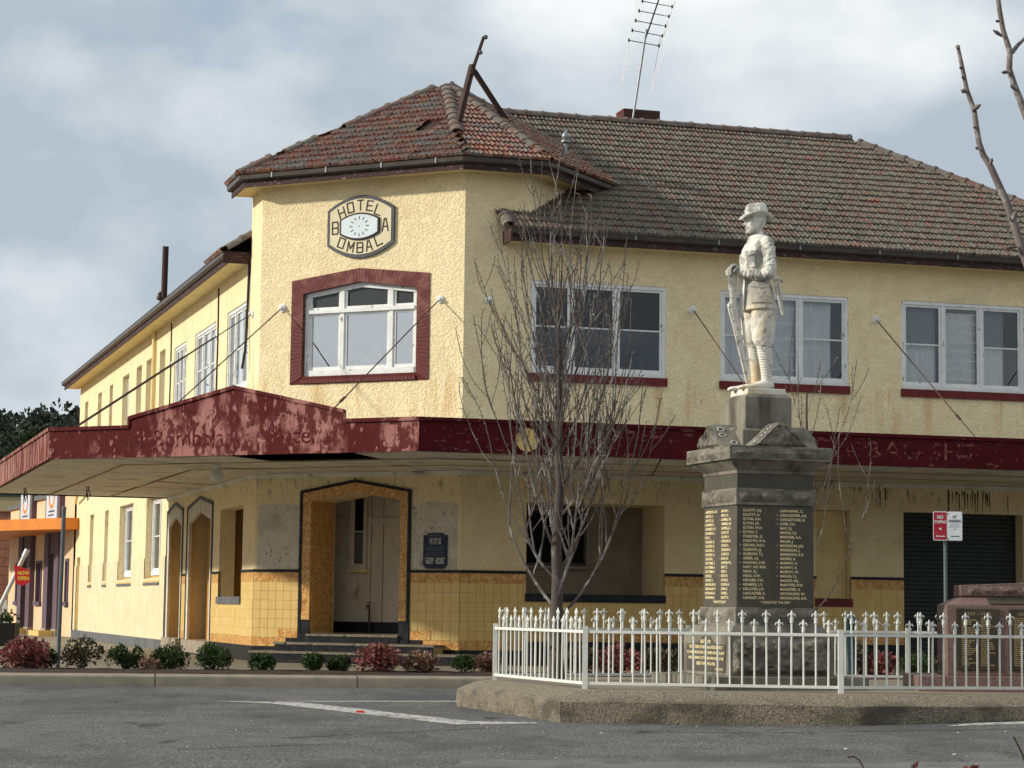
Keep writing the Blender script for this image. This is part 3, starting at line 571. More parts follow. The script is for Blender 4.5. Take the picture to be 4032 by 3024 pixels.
jb = MB(); fbox(jb, C, 1.30, 1.37, -.9, .0, .95, 3.62); obj('jamb_tiling', jb, 'tile_amber', ent); jb = MB(); fbox(jb, C, 3.446, 3.50, -.9, .0, .95, 3.62); obj('jamb_tiling', jb, 'tile_amber', ent)
room(C, .5, 3.9, .93, 3.95, -.95, -1.62, 'room_mid', 'porch')
pd = MB()       # panelled back wall: battens, skirting, slim window
for u in (.86, 1.33, 1.80, 2.09): fbox(pd, C, u, u + .06, -1.6, -1.575, 1.1, 3.95)
fbox(pd, C, .92, 3.8, -1.6, -1.58, 3.22, 3.34); obj('batten', pd, 'room_mid', ent)
sk = MB(); fbox(sk, C, .6, 3.85, -1.61, -1.56, .93, 1.16); obj('skirting', sk, 'tile_black', ent)
window(C, 1.39, 1.80, 2.25, 3.92, 1.55, [(1.39, 1.80, [3.05], ['frosted_pale', FZ])], fw=.045, name='porch_window').data.materials[0] = MATS['room_mid']
sl = MB(); fbox(sl, C, 1.34, 1.85, -1.6, -1.48, 2.19, 2.25); obj('porch_sill', sl, 'cream_board', ent)
dd = MB(); fbox(dd, C, .66, .80, -1.6, -1.57, .95, 3.6); obj('porch_door', dd, 'room_dark', ent); dd = MB(); fbox(dd, C, .80, .86, -1.6, -1.55, .95, 3.7); fbox(dd, C, .60, .66, -1.6, -1.55, .95, 3.7); obj('door_frame', dd, 'white_paint', ent)
fl = MB(); fbox(fl, C, 1.36, 3.45, -1.6, .08, .60, .918); obj('landing', fl, 'concrete', ent)
tp_ = MB(); tp_.tube([C.P(1.93, -1.45, .95), C.P(1.93, -1.45, 1.52)], .02, 8); tp_.tube([C.P(1.93, -1.45, 1.50), C.P(1.93, -1.34, 1.50), C.P(1.93, -1.34, 1.43)], .018, 8); tp_.tube([C.P(1.88, -1.45, 1.56), C.P(1.98, -1.45, 1.56)], .012, 6); obj('water_tap', tp_, 'iron', ent)
# steps with tiled risers and chipped nosings
st_me = {}
for i, (u0, u1, o, z0, z1) in enumerate(((1.365, 3.45, .09, .745, .918), (.80, 4.46, .42, .57, .745), (.44, 5.16, .77, .26, .57))):
    s = MB(); fbox(s, C, u0, u1, -.05, o - .012, z0 - .2, z1 - .045); step = obj('step', s, 'grout', ent)
    n = MB(); r = []; m = 60
    for k in range(m + 1):
        u = u0 - .02 + (u1 - u0 + .04) * k / m; ch = max(0, noise.noise((u * 5, i * 7, 1)) - .18) * .09
        r.append([C.P(u, o + .025 - ch, z1 - .045), C.P(u, o + .025 - ch * .9, z1 - .008), C.P(u, o - .0 - ch, z1), C.P(u, -.04, z1), C.P(u, -.04, z1 - .045)])
    n.grid(r, True, True); obj('tread', n, 'tread', step)
    c = round((u1 - u0) / .178); w = (u1 - u0) / c; rows_ = 2 if i == 2 else 1
    for q in range(rows_):
        za = z1 - .045 - (q + 1) * ((z1 - .045 - z0 + .0) / rows_); hgt = (z1 - .045 - z0) / rows_
        for k in range(c): obj('riser_tile', fbox(MB(), C, u0 + k * w + .004, u0 + (k + 1) * w - .004, o - .02, o + rng.uniform(-.002, .002), za + .004, za + hgt - .004), 'tile_black', step)
# big opening on the right street: deep bay with a dark inner window
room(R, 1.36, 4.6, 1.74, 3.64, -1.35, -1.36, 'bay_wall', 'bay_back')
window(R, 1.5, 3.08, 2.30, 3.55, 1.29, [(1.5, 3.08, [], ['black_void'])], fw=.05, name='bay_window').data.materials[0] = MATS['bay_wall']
obj('niche_panel', fbox(MB(), R, 7.64, 8.40, -.24, -.20, 1.77, 3.59), 'cream_board', H)
# roller shutter, slat by slat
sh = MB(); fbox(sh, R, 9.62, 12.42, -.40, -.34, .45, 3.6); sh = obj('roller_shutter', sh, 'roller', H)
sm = MB(); P_ = [(0, 0), (.028, .012), (.05, .045), (.028, .078), (0, .088)]
sm.grid([[(x, -o, z) for o, z in [(q[0] * .5, q[1]) for q in P_]] for x in (0, 2.79)]); sme = mesh_of(sm, 'slat', 'roller', 60)
for k in range(34): inst('slat', sme, None, sh, Matrix.Translation(R.P(9.625, -.335, .55 + k * .0895)) @ R.rot())
# mould running down from the awning above the shutter
rm_ = random.Random(12); md = MB()
for k in range(38):
    u = rm_.gauss(11.2, .42) if k % 4 else rm_.gauss(9.0, .15); w = rm_.uniform(.012, .05); top_ = rm_.uniform(4.0, 4.12); ln_ = rm_.uniform(.08, .5); n_ = 7
    md.grid([[R.P(u - w * (.4 + .6 * noise.noise((j * .9, k, 0))) * (1 - .6 * j / n_), .004, top_ - ln_ * j / n_) for j in range(n_ + 1)], [R.P(u + w * (.4 + .6 * noise.noise((j * .9, k, 5))) * (1 - .6 * j / n_), .004, top_ - ln_ * j / n_) for j in range(n_ + 1)]])
stuff(obj('mould_stain', md, 'mould', H, fix=False))
# ---- roofs
EV = Vector
tilep = [(0, .034), (.03, .006), (.07, .002), (.10, .030), (.13, .002), (.17, .006), (.203, .036)]
tv = MB(); tv.grid([[(x, .012, -.02) for x, z in tilep], [(x, 0, z + .034) for x, z in tilep], [(x, .385, z - .006) for x, z in tilep]])
tile_r = {m: mesh_of(tv, 'roof_tile', m, 50) for m in ('roof_turret', 'roof_wing')}
def facet_mats(poly, jitter=.004, gx=.203, gy=.335, apex=False):
    A, B = EV(poly[0]), EV(poly[1]); e = (B - A).normalized(); n = None
    n = (B - A).cross(EV(poly[2]) - A).normalized()
    if n.z < 0: n = -n
    s = n.cross(e); s = s if s.z > 0 else -s
    q = [((EV(p) - A).dot(e), (EV(p) - A).dot(s)) for p in poly]
    def inside(x, y):
        r = False; j = len(q) - 1
        for i in range(len(q)):
            if (q[i][1] > y) != (q[j][1] > y) and x < (q[j][0] - q[i][0]) * (y - q[i][1]) / (q[j][1] - q[i][1]) + q[i][0]: r = not r
            j = i
        return r
    res = []; a0 = min(p[0] for p in q); a1 = max(p[0] for p in q); b1 = max(p[1] for p in q); y = -.02; row = 0
    while y < b1:
        x = a0 - .2
        while x < a1:
            if inside(x + .1, y + .17) and (len(poly) > 3 or y < b1 - .4):
                t = Matrix((e, s, n)).transposed().to_4x4(); rot = Matrix.Rotation(rng.gauss(0, .006), 4, 'Z') @ Matrix.Rotation(rng.gauss(0, .010), 4, 'X')
                res.append(Matrix.Translation(A + e * (x + rng.gauss(0, jitter)) + s * (y + rng.gauss(0, jitter * 1.5)) + n * (.015 + abs(rng.gauss(0, .003)))) @ t @ rot)
            x += gx
        y += gy; row += 1
    return res
def stuff_tiles(mats):
    mb = MB()
    for m in mats:
        i = len(mb.v); mb.v += [tuple(m @ EV(p)) for p in tv.v]; mb.f += [tuple(i + k for k in f) for f in tv.f]
    return mb
capm = MB()
for r_, y0, y1 in ((.02, 0, .37), (.04, .37, .43)):
    pr = [(-.125 - r_, -.075), (-.11 - r_, -.02 + r_), (-.05, .035 + r_), (.05, .035 + r_), (.11 + r_, -.02 + r_), (.125 + r_, -.075)]
    capm.grid([[(x, y0, z - .03) for x, z in pr], [(x, y0, z) for x, z in pr], [(x, y1, z) for x, z in pr], [(x, y1, z - .03) for x, z in pr]])
cap_me = mesh_of(capm, 'ridge_cap', 'ridge_cap', 50)
def caps(A, B, parent, skip=(), lift=.05):
    A, B = EV(A), EV(B); d = (B - A); n = int(d.length / .40); d.normalize(); x = d.cross(EV((0, 0, 1))).normalized(); z = x.cross(d)
    for k in range(n):
        if k in skip: continue
        j = Matrix.Rotation(rng.gauss(0, .02), 4, 'Z') @ Matrix.Rotation(rng.gauss(0, .015), 4, 'X')
        inst('ridge_cap', cap_me, None, parent, Matrix.Translation(A + d * (k * .40) + z * (lift + rng.uniform(-.006, .006))) @ Matrix((x, d, z)).transposed().to_4x4() @ j)
Tpl = [fv(L, 1.15), CLp, CRp, fv(R, 1.39), fv(T4, 4.6)]
ev = offs(Tpl, .58); EZ = 10.44; AP = C.P(2.40, -3.6, 13.02)
E5 = [EV((p.x, p.y, EZ)) for p in ev]
tr = MB()
for a, b in zip(E5, E5[1:]): tr.poly([a, b, AP])
bkp = L.P(4.5, -3.5, EZ); tr.poly([E5[4], bkp, AP]); tr.poly([bkp, E5[0], AP])
tr = obj('turret_roof', tr, 'rust_iron', H)  # dark deck colour paints shade into the gaps between tile courses
fm = facet_mats([E5[1], E5[2], AP]); hole = C.P(3.35, -.95, 0)
fm = [m for m in fm if (m.translation - EV((hole.x, hole.y, m.translation.z))).length > .22]
for m in fm[:300]: inst('roof_tile', tile_r['roof_turret'], None, tr, m)
rest = fm[300:] + facet_mats([E5[2], E5[3], AP]) + facet_mats([E5[0], E5[1], AP]) + facet_mats([E5[3], E5[4], AP])
stuff(obj('roof_tiles', stuff_tiles(rest), 'roof_turret', tr, smooth=50, fix=False))
caps(E5[1], AP, tr, skip=(2, 5, 6)); caps(E5[2], AP, tr, skip=(0, 1, 2, 3)); caps(E5[3], AP, tr, skip=(0,)); caps(E5[4], AP, tr)
RP = R.P
wr = MB(); a, b, c, d = RP(.78, .62, 9.03), RP(16.3, .62, 9.03), RP(10.7, -5, 12.62), RP(.0, -5, 12.62); e = RP(16.3, -10.6, 9.03); g = RP(2, -10.6, 9.03)
wr.poly([a, b, c, d]); wr.poly([b, e, c]); wr.poly([e, g, d, c]); la, lb, lc, ld = L.P(1.2, .62, 9.03), L.P(32, .62, 9.03), L.P(27, -5, 12.62), L.P(2.5, -5, 12.62)
wr.poly([la, lb, lc, ld]); lg = L.P(32, -10.6, 9.03); wr.poly([lb, lg, lc]); lh = L.P(10, -10.6, 9.03); wr.poly([lg, lh, ld, lc])
wr = obj('wing_roof', wr, 'rust_iron', H)  # deck coloured dark so the wing's tile gaps read as shaded
mats = facet_mats([a, b, c, d]); stuff(obj('roof_tiles', stuff_tiles(mats), 'roof_wing', wr, smooth=50, fix=False))
stuff(obj('roof_tiles', stuff_tiles(facet_mats([la, L.P(3.2, .62, 9.03), L.P(3.2, -1.2, 10.2), L.P(1.2, -1.2, 10.2)])), 'roof_turret', wr, smooth=50, fix=False))
caps(RP(1.5, -5, 12.64), RP(10.75, -5, 12.64), wr); caps(RP(16.3, .62, 9.05), RP(10.7, -5, 12.64), wr); caps(RP(.80, .5, 9.08), RP(.82, -.7, 9.84), wr); caps(L.P(1.25, .5, 9.08), L.P(1.25, -.6, 9.8), wr)
# eaves: soffit, timber fascia, gutter
def eaves(poly, z, ov):
    obj('eave_soffit', sweep(MB(), poly, [(0, z), (ov, z), (ov, z + .02), (0, z + .02)]), 'cream_board', H)
    obj('fascia_board', sweep(MB(), poly, [(ov - .03, z - .05), (ov, z - .05), (ov + .005, z + .20), (ov - .025, z + .20)]), 'fascia_wood', H)
    obj('gutter', sweep(MB(), poly, [(ov + .006, z + .08), (ov + .07, z + .085), (ov + .10, z + .11), (ov + .105, z + .19), (ov + .115, z + .20), (ov + .095, z + .205), (ov + .085, z + .12), (ov + .01, z + .11)]), 'gutter', H, smooth=40)
eaves(Tpl, 10.22, .46)
eaves([fv(R, .80), fv(R, 16.2)], 8.83, .50); eaves([fv(L, 31.9), fv(L, 1.22)], 8.83, .50)
for F_, u_ in ((R, .79), (L, 1.19)): obj('gutter_return', fbox(MB(), F_, u_, u_ + .04, 0, .60, 8.78, 9.03), 'fascia_wood', H)
# brackets on the gutter
gs = MB()
for k in range(8): fbox(gs, R, 1.6 + k * 1.8, 1.63 + k * 1.8, .605, .618, 8.93, 9.035)
for u in (.55, 1.85, 3.15, 4.4): fbox(gs, C, u, u + .03, .565, .578, 10.32, 10.425)
obj('gutter_strap', gs, 'galv', H)
# down pipe and cables on the left wing
for q_ in ([L.P(14.3, .07, 8.8), L.P(14.3, .07, 4.9)], [L.P(30.9, .1, 4.86), L.P(27.5, .4, 5.3)]): obj('down_pipe', MB().tube(q_, .055, 8), 'cream_board', H, smooth=60)
for u in (4.9, 11.7): obj('cable', MB().tube([L.P(u, .02, 8.75), L.P(u - .05, .02, 7.6), L.P(u, .02, 6.2)], .018, 5), 'wire', H)
cb = MB(); cb.tube([L.P(1.18, .03, 8.8), L.P(1.2, .05, 7.4), L.P(1.05, .1, 6.9), L.P(1.1, .15, 6.5)], .03, 5); obj('cable', cb, 'wire', H)
# chimney
mk('chimney_brick', (.075, .048, .038), (.055, .038, .032), 4, rough=.9, rnd=((.085, .05, .04), (.06, .042, .035), (.075, .045, .034)))
ch = MB(); fbox(ch, R, 5.22, 6.1, -6.0, -5.45, 11.9, 13.08); ch = obj('chimney', ch, 'mortar', wr)
for j in range(10):
    for k in range(4):
        u = 5.215 + k * .225 + (.1 if j % 2 else 0); obj('brick', fbox(MB(), R, u + .004, min(u + .218, 6.11), -5.6, -5.44, 12.22 + j * .086, 12.22 + j * .086 + .077), 'chimney_brick', ch)
# ---- awning over the footpath
AWL, AWC, AWR = 4.54, 5.07, 4.95
def isect(F, o1, G, o2):
    a = F.P(0, o1, 0); b = G.P(0, o2, 0); M = Matrix(((F.d.x, -G.d.x), (F.d.y, -G.d.y))); t = M.inverted() @ Vector((b.x - a.x, b.y - a.y)); q = a + F.d * t.x; return (q.x, q.y)
cLC = isect(L, AWL, C, AWC); cCR = isect(C, AWC, R, AWR)
outer = [fv(L, 11.6, AWL), cLC, cCR, fv(R, 16, AWR)]; inner = [fv(L, 11.6), CLp, CRp, fv(R, 16)]
aw = MB()
for (a, b), (c, d) in zip(zip(outer, outer[1:]), zip(inner, inner[1:])):
    aw.poly([(*a, 4.62), (*b, 4.62), (*d, 4.72), (*c, 4.72)])
aw = obj('awning', aw, 'galv', H)
cu = lambda p: (EV((*p, 0)) - C.o).dot(C.d)
uA, uB = cu(cLC), cu(cCR)
fsL = MB(); sweep(fsL, [outer[0], (cLC[0] - L.d.x * .0, cLC[1])], [(-.06, 4.20), (0, 4.20), (0, 4.79), (-.06, 4.79)]); obj('fascia', fsL, 'peel_wood', aw)
fsC = fprism(MB(), C, [(uA, 4.20), (uB, 4.20), (uB, 4.79), (5.07, 4.79), (5.07, 4.96), (2.73, 5.465), (.42, 4.96), (.42, 4.79), (uA, 4.79)], AWC - .06, AWC + .002); fcC = obj('fascia', fsC, 'peel', aw)
uR0 = (EV((*cCR, 0)) - R.o).dot(R.d)
fcR = obj('fascia', fbox(MB(), R, uR0, 16, AWR - .06, AWR, 4.20, 4.79), 'peel_dark', aw)
tm = MB(); fbox(tm, R, uR0, 16, AWR, AWR + .035, 4.735, 4.80); fbox(tm, R, uR0, 16, AWR, AWR + .02, 4.195, 4.235); obj('fascia_trim', tm, 'peel_dark', aw)
tm = MB()
for p, q in (((uA, 4.79), (.42, 4.79)), ((.42, 4.96), (2.73, 5.465)), ((2.73, 5.465), (5.07, 4.96)), ((5.07, 4.79), (uB, 4.79))):
    fprism(tm, C, [(p[0], p[1] - .055), (q[0], q[1] - .055), (q[0], q[1] + .012), (p[0], p[1] + .012)], AWC, AWC + .035)
fbox(tm, C, uA, uB, AWC, AWC + .02, 4.195, 4.235); fbox(tm, C, .39, .44, AWC, AWC + .03, 4.78, 4.96); fbox(tm, C, 5.05, 5.10, AWC, AWC + .03, 4.78, 4.96); obj('fascia_trim', tm, 'peel', aw)
tm = MB(); sweep(tm, [outer[0], cLC], [(0, 4.735), (.035, 4.735), (.035, 4.80), (0, 4.80)]); sweep(tm, [outer[0], cLC], [(0, 4.195), (.02, 4.195), (.02, 4.235), (0, 4.235)]); obj('fascia_trim', tm, 'peel_wood', aw)
for w_, u_ in (('Bombala', 1.75), ('Hotel', 3.95)): obj('ghost_lettering', ftext(MB(), C, w_, .46, u_, 4.52, AWC + .005, 'CENTER', .002), 'ghost_letter', aw, fix=False)
gl = MB(); ftext(gl, R, 'DRAUGHT', .46, 6.0, 4.48, AWR + .003, 'LEFT', 0, 1.25); obj('ghost_lettering', gl, 'ghost_letter', aw)
obj('painted_disc', fprism(MB(), R, [(-.11 + .21 * math.cos(2 * math.pi * k / 24), 4.455 + .21 * math.sin(2 * math.pi * k / 24)) for k in range(24)], AWR, AWR + .006), 'yellow_paint', aw)
nh = MB(); rn = random.Random(5)
for k in range(230):
    u = rn.uniform(uA + .1, uB - .1); z = rn.choice((4.27, 4.5, 4.7, rn.uniform(4.26, 4.75))) if not .5 < u < 5 else rn.uniform(4.26, 4.9); rr0 = rn.uniform(.005, .013)
    nh.poly([C.P(u + rr0 * math.cos(q), AWC + .0045, z + rr0 * math.sin(q)) for q in (0, 1.05, 2.1, 3.14, 4.2, 5.25)])
for k in range(90):
    u = rn.uniform(uR0 + .1, 12); z = rn.choice((4.26, 4.72, rn.uniform(4.25, 4.75))); rr0 = rn.uniform(.005, .012); nh.poly([R.P(u + rr0 * math.cos(q), AWR + .0045, z + rr0 * math.sin(q)) for q in (0, 1.05, 2.1, 3.14, 4.2, 5.25)])
stuff(obj('nail_hole', nh, 'black_void', aw, fix=False))
jn = MB()
for u in (-.55, .42, 1.62, 2.82, 4.02, 5.07, 6.1): fbox(jn, C, u - .004, u + .004, AWC, AWC + .0035, 4.24, 4.73 if not .5 < u < 5 else 4.9)
for k in range(9): fbox(jn, R, -.6 + k * 1.5, -.592 + k * 1.5, AWR, AWR + .0035, 4.24, 4.73)
stuff(obj('sheet_joint', jn, 'ghost_letter', aw))
# soffit sheets with dark gaps, one sheet missing near the corner
sh_ = MB()
def soffit(F, ua, ub, n, inn, outo):
    for i in range(n):
        a0, a1 = ua[0] + (ub[0] - ua[0]) * i / n, ua[0] + (ub[0] - ua[0]) * (i + 1) / n; b0, b1 = ua[1] + (ub[1] - ua[1]) * i / n, ua[1] + (ub[1] - ua[1]) * (i + 1) / n
        for k in range(3):
            t0, t1 = k / 3, (k + 1) / 3
            if F is C and k == 2 and n > 3 and i in (3, 4): continue
            q = lambda t, x, y: (x + (y - x) * t, inn + (outo - inn) * t)
            m = MB(); P4 = [q(t0 + .006, a0, b0), q(t1 - .006, a0, b0), q(t1 - .006, a1, b1), q(t0 + .006, a1, b1)]; g = .014
            P4 = [(P4[0][0] + g * (1 if a1 > a0 else -1), P4[0][1]), (P4[1][0] + g * (1 if a1 > a0 else -1), P4[1][1]), (P4[2][0] - g * (1 if a1 > a0 else -1), P4[2][1]), (P4[3][0] - g * (1 if a1 > a0 else -1), P4[3][1])]
            sag = [rng.uniform(-.012, .004) for _ in range(4)]
            m.hexa([F.P(u, o, 4.20 + s) for (u, o), s in zip(P4, sag)] + [F.P(u, o, 4.212 + s) for (u, o), s in zip(P4, sag)]); obj('soffit_sheet', m, 'awning_soffit', aw)
lu = lambda p: (EV((*p, 0)) - L.o).dot(L.d); ru = lambda p: (EV((*p, 0)) - R.o).dot(R.d)
soffit(L, (0, lu(cLC)), (11.5, 11.5), 5, .02, AWL - .07); soffit(C, (0, uA), (CW, uB), 6, .02, AWC - .07); soffit(R, (0, ru(cCR)), (16, 16), 8, .02, AWR - .07)
bt = MB()
for F, o_, u_ in ((L, AWL, (lu(cLC), 11.5)), (C, AWC, (uA, uB)), (R, AWR, (ru(cCR), 16))):
    for k in (1, 2): 
        w0 = u_[0] * k / 3 if F is not C else uA * k / 3; w1 = u_[1] if F is not C else CW + (uB - CW) * k / 3
        fbox(bt, F, w0, w1, o_ * k / 3 - .03, o_ * k / 3 + .01, 4.178, 4.188)
obj('soffit_batten', bt, 'grout', aw)
ins = MB()
for (a, b), (c, d) in zip(zip(outer, outer[1:]), zip(inner, inner[1:])): ins.poly([(*a, 4.50), (*b, 4.50), (*d, 4.50), (*c, 4.50)])
obj('awning_shade_sheet', ins, 'black_void', aw)  # near-black sheet paints the shade of the hollow above the soffit
ends = MB(); fbox(ends, L, 11.5, 11.58, 0, AWL, 4.17, 4.75); obj('end_board', ends, 'fascia_wood', aw)
mo = MB(); sweep(mo, [fv(L, 11.5), CLp, CRp, fv(R, 15.7)], [(0, 4.10), (.03, 4.10), (.07, 4.19), (0, 4.19)]); obj('cornice_strip', mo, 'awning_soffit', aw)
# tie rods with wall brackets and turnbuckles
def rod(F, u, out):
    A, B = F.P(u, .06, 7.63), F.P(u, out - .35, 4.70); t = MB(); t.tube([A, B], .013, 6); d = (B - A).normalized(); r = obj('tie_rod', t, 'iron', H, smooth=60)
    k = MB(); m = A.lerp(B, .80); s = d.cross(EV((0, 0, 1))).normalized() * .028
    for sg in (-1, 1): k.tube([m - d * .13, m - d * .09 + s * sg, m + d * .09 + s * sg, m + d * .13], .011, 5)
    obj('turnbuckle', k, 'iron', r)
    w = MB(); c = F.P(u, 0, 7.645); rows = []
    for o_, rr in ((0, .085), (.03, .085), (.05, .04), (.1, .035)): rows.append([c + F.n * o_ + F.d * rr * math.cos(q * math.pi / 6) + EV((0, 0, rr * math.sin(q * math.pi / 6))) for q in range(12)])
    w.grid(rows, True, True); obj('rod_bracket', w, 'white_paint', r, smooth=50)
for u in (.55, 4.27): rod(C, u, AWC)
for u in (.51, 4.88, 8.99, 13.1): rod(R, u, AWR)
for u in (.77, 4.98, 9.23, 11.4): rod(L, u, AWL)
# ---------------------------------------------------------------- things fixed to the hotel
cs = thing('clock_sign', 'cream hotel clock sign with grey border high on the corner wall', 'sign', C.P(2.41, .03, 8.59))
def lens(cu_, cz, hw, hs, hh, n=9):
    top = [(cu_ - hw + 2 * hw * k / n, cz + hs + (hh - hs) * (1 - (2 * k / n - 1) ** 2)) for k in range(n + 1)]; return [(cu_ - hw, cz - hs)] [:0] + top + [(2 * cu_ - p[0], 2 * cz - p[1]) for p in top]
obj('border', fprism(MB(), C, lens(2.41, 9.245, .79, .37, .655), 0, .05), 'sign_grey', cs, bevel=.006)
obj('board', fprism(MB(), C, lens(2.41, 9.245, .72, .335, .58), 0, .056), 'sign_cream', cs)
obj('clock_case', fprism(MB(), C, lens(2.405, 9.245, .47, .155, .285), .0, .09), 'letter_black', cs, bevel=.01)
obj('clock_face', fprism(MB(), C, lens(2.405, 9.245, .425, .135, .248), .0, .094), 'clock_white', cs)
tk = MB()
for k in range(12):
    a = k * math.pi / 6; r0, r1 = .155, .225; ca, sa = math.sin(a) * 1.02, math.cos(a) * .92; p = Vector((sa, -ca)) * .0085
    fprism(tk, C, [(2.405 + ca * r0 - p.x, 9.245 + sa * r0 - p.y), (2.405 + ca * r0 + p.x, 9.245 + sa * r0 + p.y), (2.405 + ca * r1 + p.x, 9.245 + sa * r1 + p.y), (2.405 + ca * r1 - p.x, 9.245 + sa * r1 - p.y)], .094, .097)
fprism(tk, C, [(2.405 + .012 * math.cos(q), 9.245 + .012 * math.sin(q)) for q in (0, 1, 2, 3, 4, 5)], .094, .098)
obj('hour_marks', tk, 'letter_black', cs)
# block letters drawn as strokes
STK = {'H': [[(0, 0), (0, 1)], [(1, 0), (1, 1)], [(0, .5), (1, .5)]], 'O': [[(0, 0), (0, 1), (1, 1), (1, 0), (0, 0)]], 'T': [[(0, 1), (1, 1)], [(.5, 0), (.5, 1)]], 'E': [[(1, 0), (0, 0), (0, 1), (1, 1)], [(0, .5), (.8, .5)]], 'L': [[(0, 1), (0, 0), (1, 0)]], 'B': [[(0, 0), (0, 1), (.85, 1), (1, .85), (1, .6), (.85, .5), (0, .5)], [(.85, .5), (1, .4), (1, .12), (.85, 0), (0, 0)]], 'M': [[(0, 0), (0, 1), (.5, .3), (1, 1), (1, 0)]], 'A': [[(0, 0), (.35, 1), (.65, 1), (1, 0)], [(.12, .35), (.88, .35)]]}
for chs in [('H', 1.965, 9.555, .35), ('O', 2.17, 9.65, .20), ('T', 2.405, 9.69, 0), ('E', 2.63, 9.66, -.17), ('L', 2.83, 9.56, -.36), ('B', 1.815, 9.245, 0), ('A', 2.995, 9.245, 0), ('O', 1.97, 8.925, -.36), ('M', 2.19, 8.835, -.18), ('B', 2.41, 8.805, 0), ('A', 2.62, 8.835, .18), ('L', 2.84, 8.93, .38)]:
    cch, x, z, rt = chs; mb = MB(); w, h, sw = .135, .20, .013
    if x < 1.9 or x > 2.9: h = .25
    tf = lambda p: (x + (p[0] - .5) * w * math.cos(rt) - (p[1] - .5) * h * math.sin(rt), z + (p[0] - .5) * w * math.sin(rt) + (p[1] - .5) * h * math.cos(rt))
    for s_ in STK[cch]:
        for p, q in zip(s_, s_[1:]):
            a, b = Vector(tf(p)), Vector(tf(q)); d = (b - a).normalized(); nn = Vector((-d.y, d.x)) * sw; a2, b2 = a - d * sw, b + d * sw
            fprism(mb, C, [tuple(a2 - nn), tuple(b2 - nn), tuple(b2 + nn), tuple(a2 + nn)], .055, .062 + .0004 * (hash(p) % 3))
    obj('letter', mb, 'letter_black', cs)
hp = thing('heritage_plaque', 'navy history plaque with small photographs beside the hotel entrance', 'plaque', C.P(4.25, .02, 2.24))
def plq(i): return [(3.985 + i, 2.32 + i), (4.05 + i, 2.245 + i), (4.45 - i, 2.245 + i), (4.52 - i, 2.32 + i), (4.52 - i, 2.915 - i), (4.43 - i, 2.915 - i), (4.43 - i, 2.955 - i), (4.075 + i, 2.955 - i), (4.075 + i, 2.915 - i), (3.985 + i, 2.915 - i)]
obj('board', fprism(MB(), C, plq(0), .005, .03), 'navy', hp); obj('border', fprism(MB(), C, plq(.02), .005, .032), 'dim_print', hp); obj('panel', fprism(MB(), C, plq(.028), .005, .034), 'navy', hp)
for a, b, c, d, m in ((4.115, 4.39, 2.73, 2.86, 'photo_print'), (4.03, 4.23, 2.34, 2.47, 'photo_print'), (4.265, 4.47, 2.34, 2.47, 'photo_print'), (4.04, 4.46, 2.60, 2.69, 'dim_print'), (4.04, 4.46, 2.495, 2.585, 'dim_print')): obj('print', fbox(MB(), C, a, b, .02, .036, c, d), m, hp)
ht = MB(); ftext(ht, C, 'BOMBALA HOTEL', .038, 4.25, 2.90, .0365, 'CENTER'); obj('lettering', ht, 'photo_print', hp)
for k, (F, u, o) in enumerate(((C, .95, 2.9), )):
    g = thing('globe_lamp', 'white globe lamp hanging under the awning by the entrance', 'lamp', F.P(u, o, 4.19)); c = F.P(u, o, 4.19)
    obj('ceiling_plate', MB().lathe(c, [(.08, 0), (.08, -.03), (.05, -.05), (.05, -.1)], 14), 'white_paint', g, smooth=50); obj('globe', MB().lathe(c, [(.05, -.09), (.10, -.12), (.135, -.18), (.14, -.23), (.12, -.29), (.07, -.33), (.01, -.345)], 18), 'pvc_white', g, smooth=60)
for lab, p in (('bare cable end hanging from the awning soffit near pointed recesses', L.P(7.0, 2.6, 4.2)), ('tangled black wire hanging from the awning beside the bay opening', R.P(5.0, 3.2, 4.2)), ('short bracket fitting under the awning near the peeling wooden fascia', L.P(8.5, 3.9, 4.2))):
    mb = MB(); mb.tube([p, p + EV((.02, 0, -.12)), p + EV((.05, .02, -.2)), p + EV((0, .03, -.3)), p + EV((-.04, 0, -.2)), p + EV((-.02, 0, -.08))], .014, 5); mb.tube([p + EV((-.04, 0, 0)), p + EV((0, 0, -.34))], .012, 5)
    tag(obj('hanging_cable', mb, 'wire', loc=p), lab, 'cable')
# steel mast frame on the turret
ms = thing('roof_mast', 'rusty steel mast braced by a diagonal strut on the turret roof', 'mast', (-1.275, 45.2, 11.15))
m0, m1, m2, s1 = EV((-1.275, 45.2, 11.1)), EV((-.93, 45.5, 12.68)), EV((-.715, 45.7, 13.42)), EV((-.16, 47.6, 12.02))
obj('post', MB().tube([m0, m1 + (m1 - m0).normalized() * .1], .075, 4), 'rust_iron', ms); obj('top_pole', MB().tube([m1 - (m2 - m1) * .2 + EV((.03, -.03, 0)), m2 + EV((.03, -.03, 0))], [.04, .035], 8), 'rust_iron', ms); obj('strut', MB().tube([m1 + EV((.05, 0, -.02)), s1], .07, 4), 'iron', ms)
for t in (1.0, .52): c = m1.lerp(m2, t) + EV((.07, -.03, 0)); obj('insulator', MB().lathe(c - EV((0, 0, .05)), [(.01, 0), (.045, .02), (.045, .08), (.01, .1)], 10), 'pole_grey', ms, smooth=50)
fl = MB(); c = m0 + EV((-.03, -.08, .02)); rr = [[c + EV((r * math.cos(q * .42) * (1 + .1 * math.sin(q * 5)), r * math.sin(q * .42), z - .35 * r * 0 + .04 * math.sin(q * 3.7) + r * math.sin(q * .42) * .6)) for q in range(15)] for r, z in ((.05, .16), (.12, .1), (.24, .02))]
fl.grid(rr, True); obj('flashing', fl, 'galv', ms)
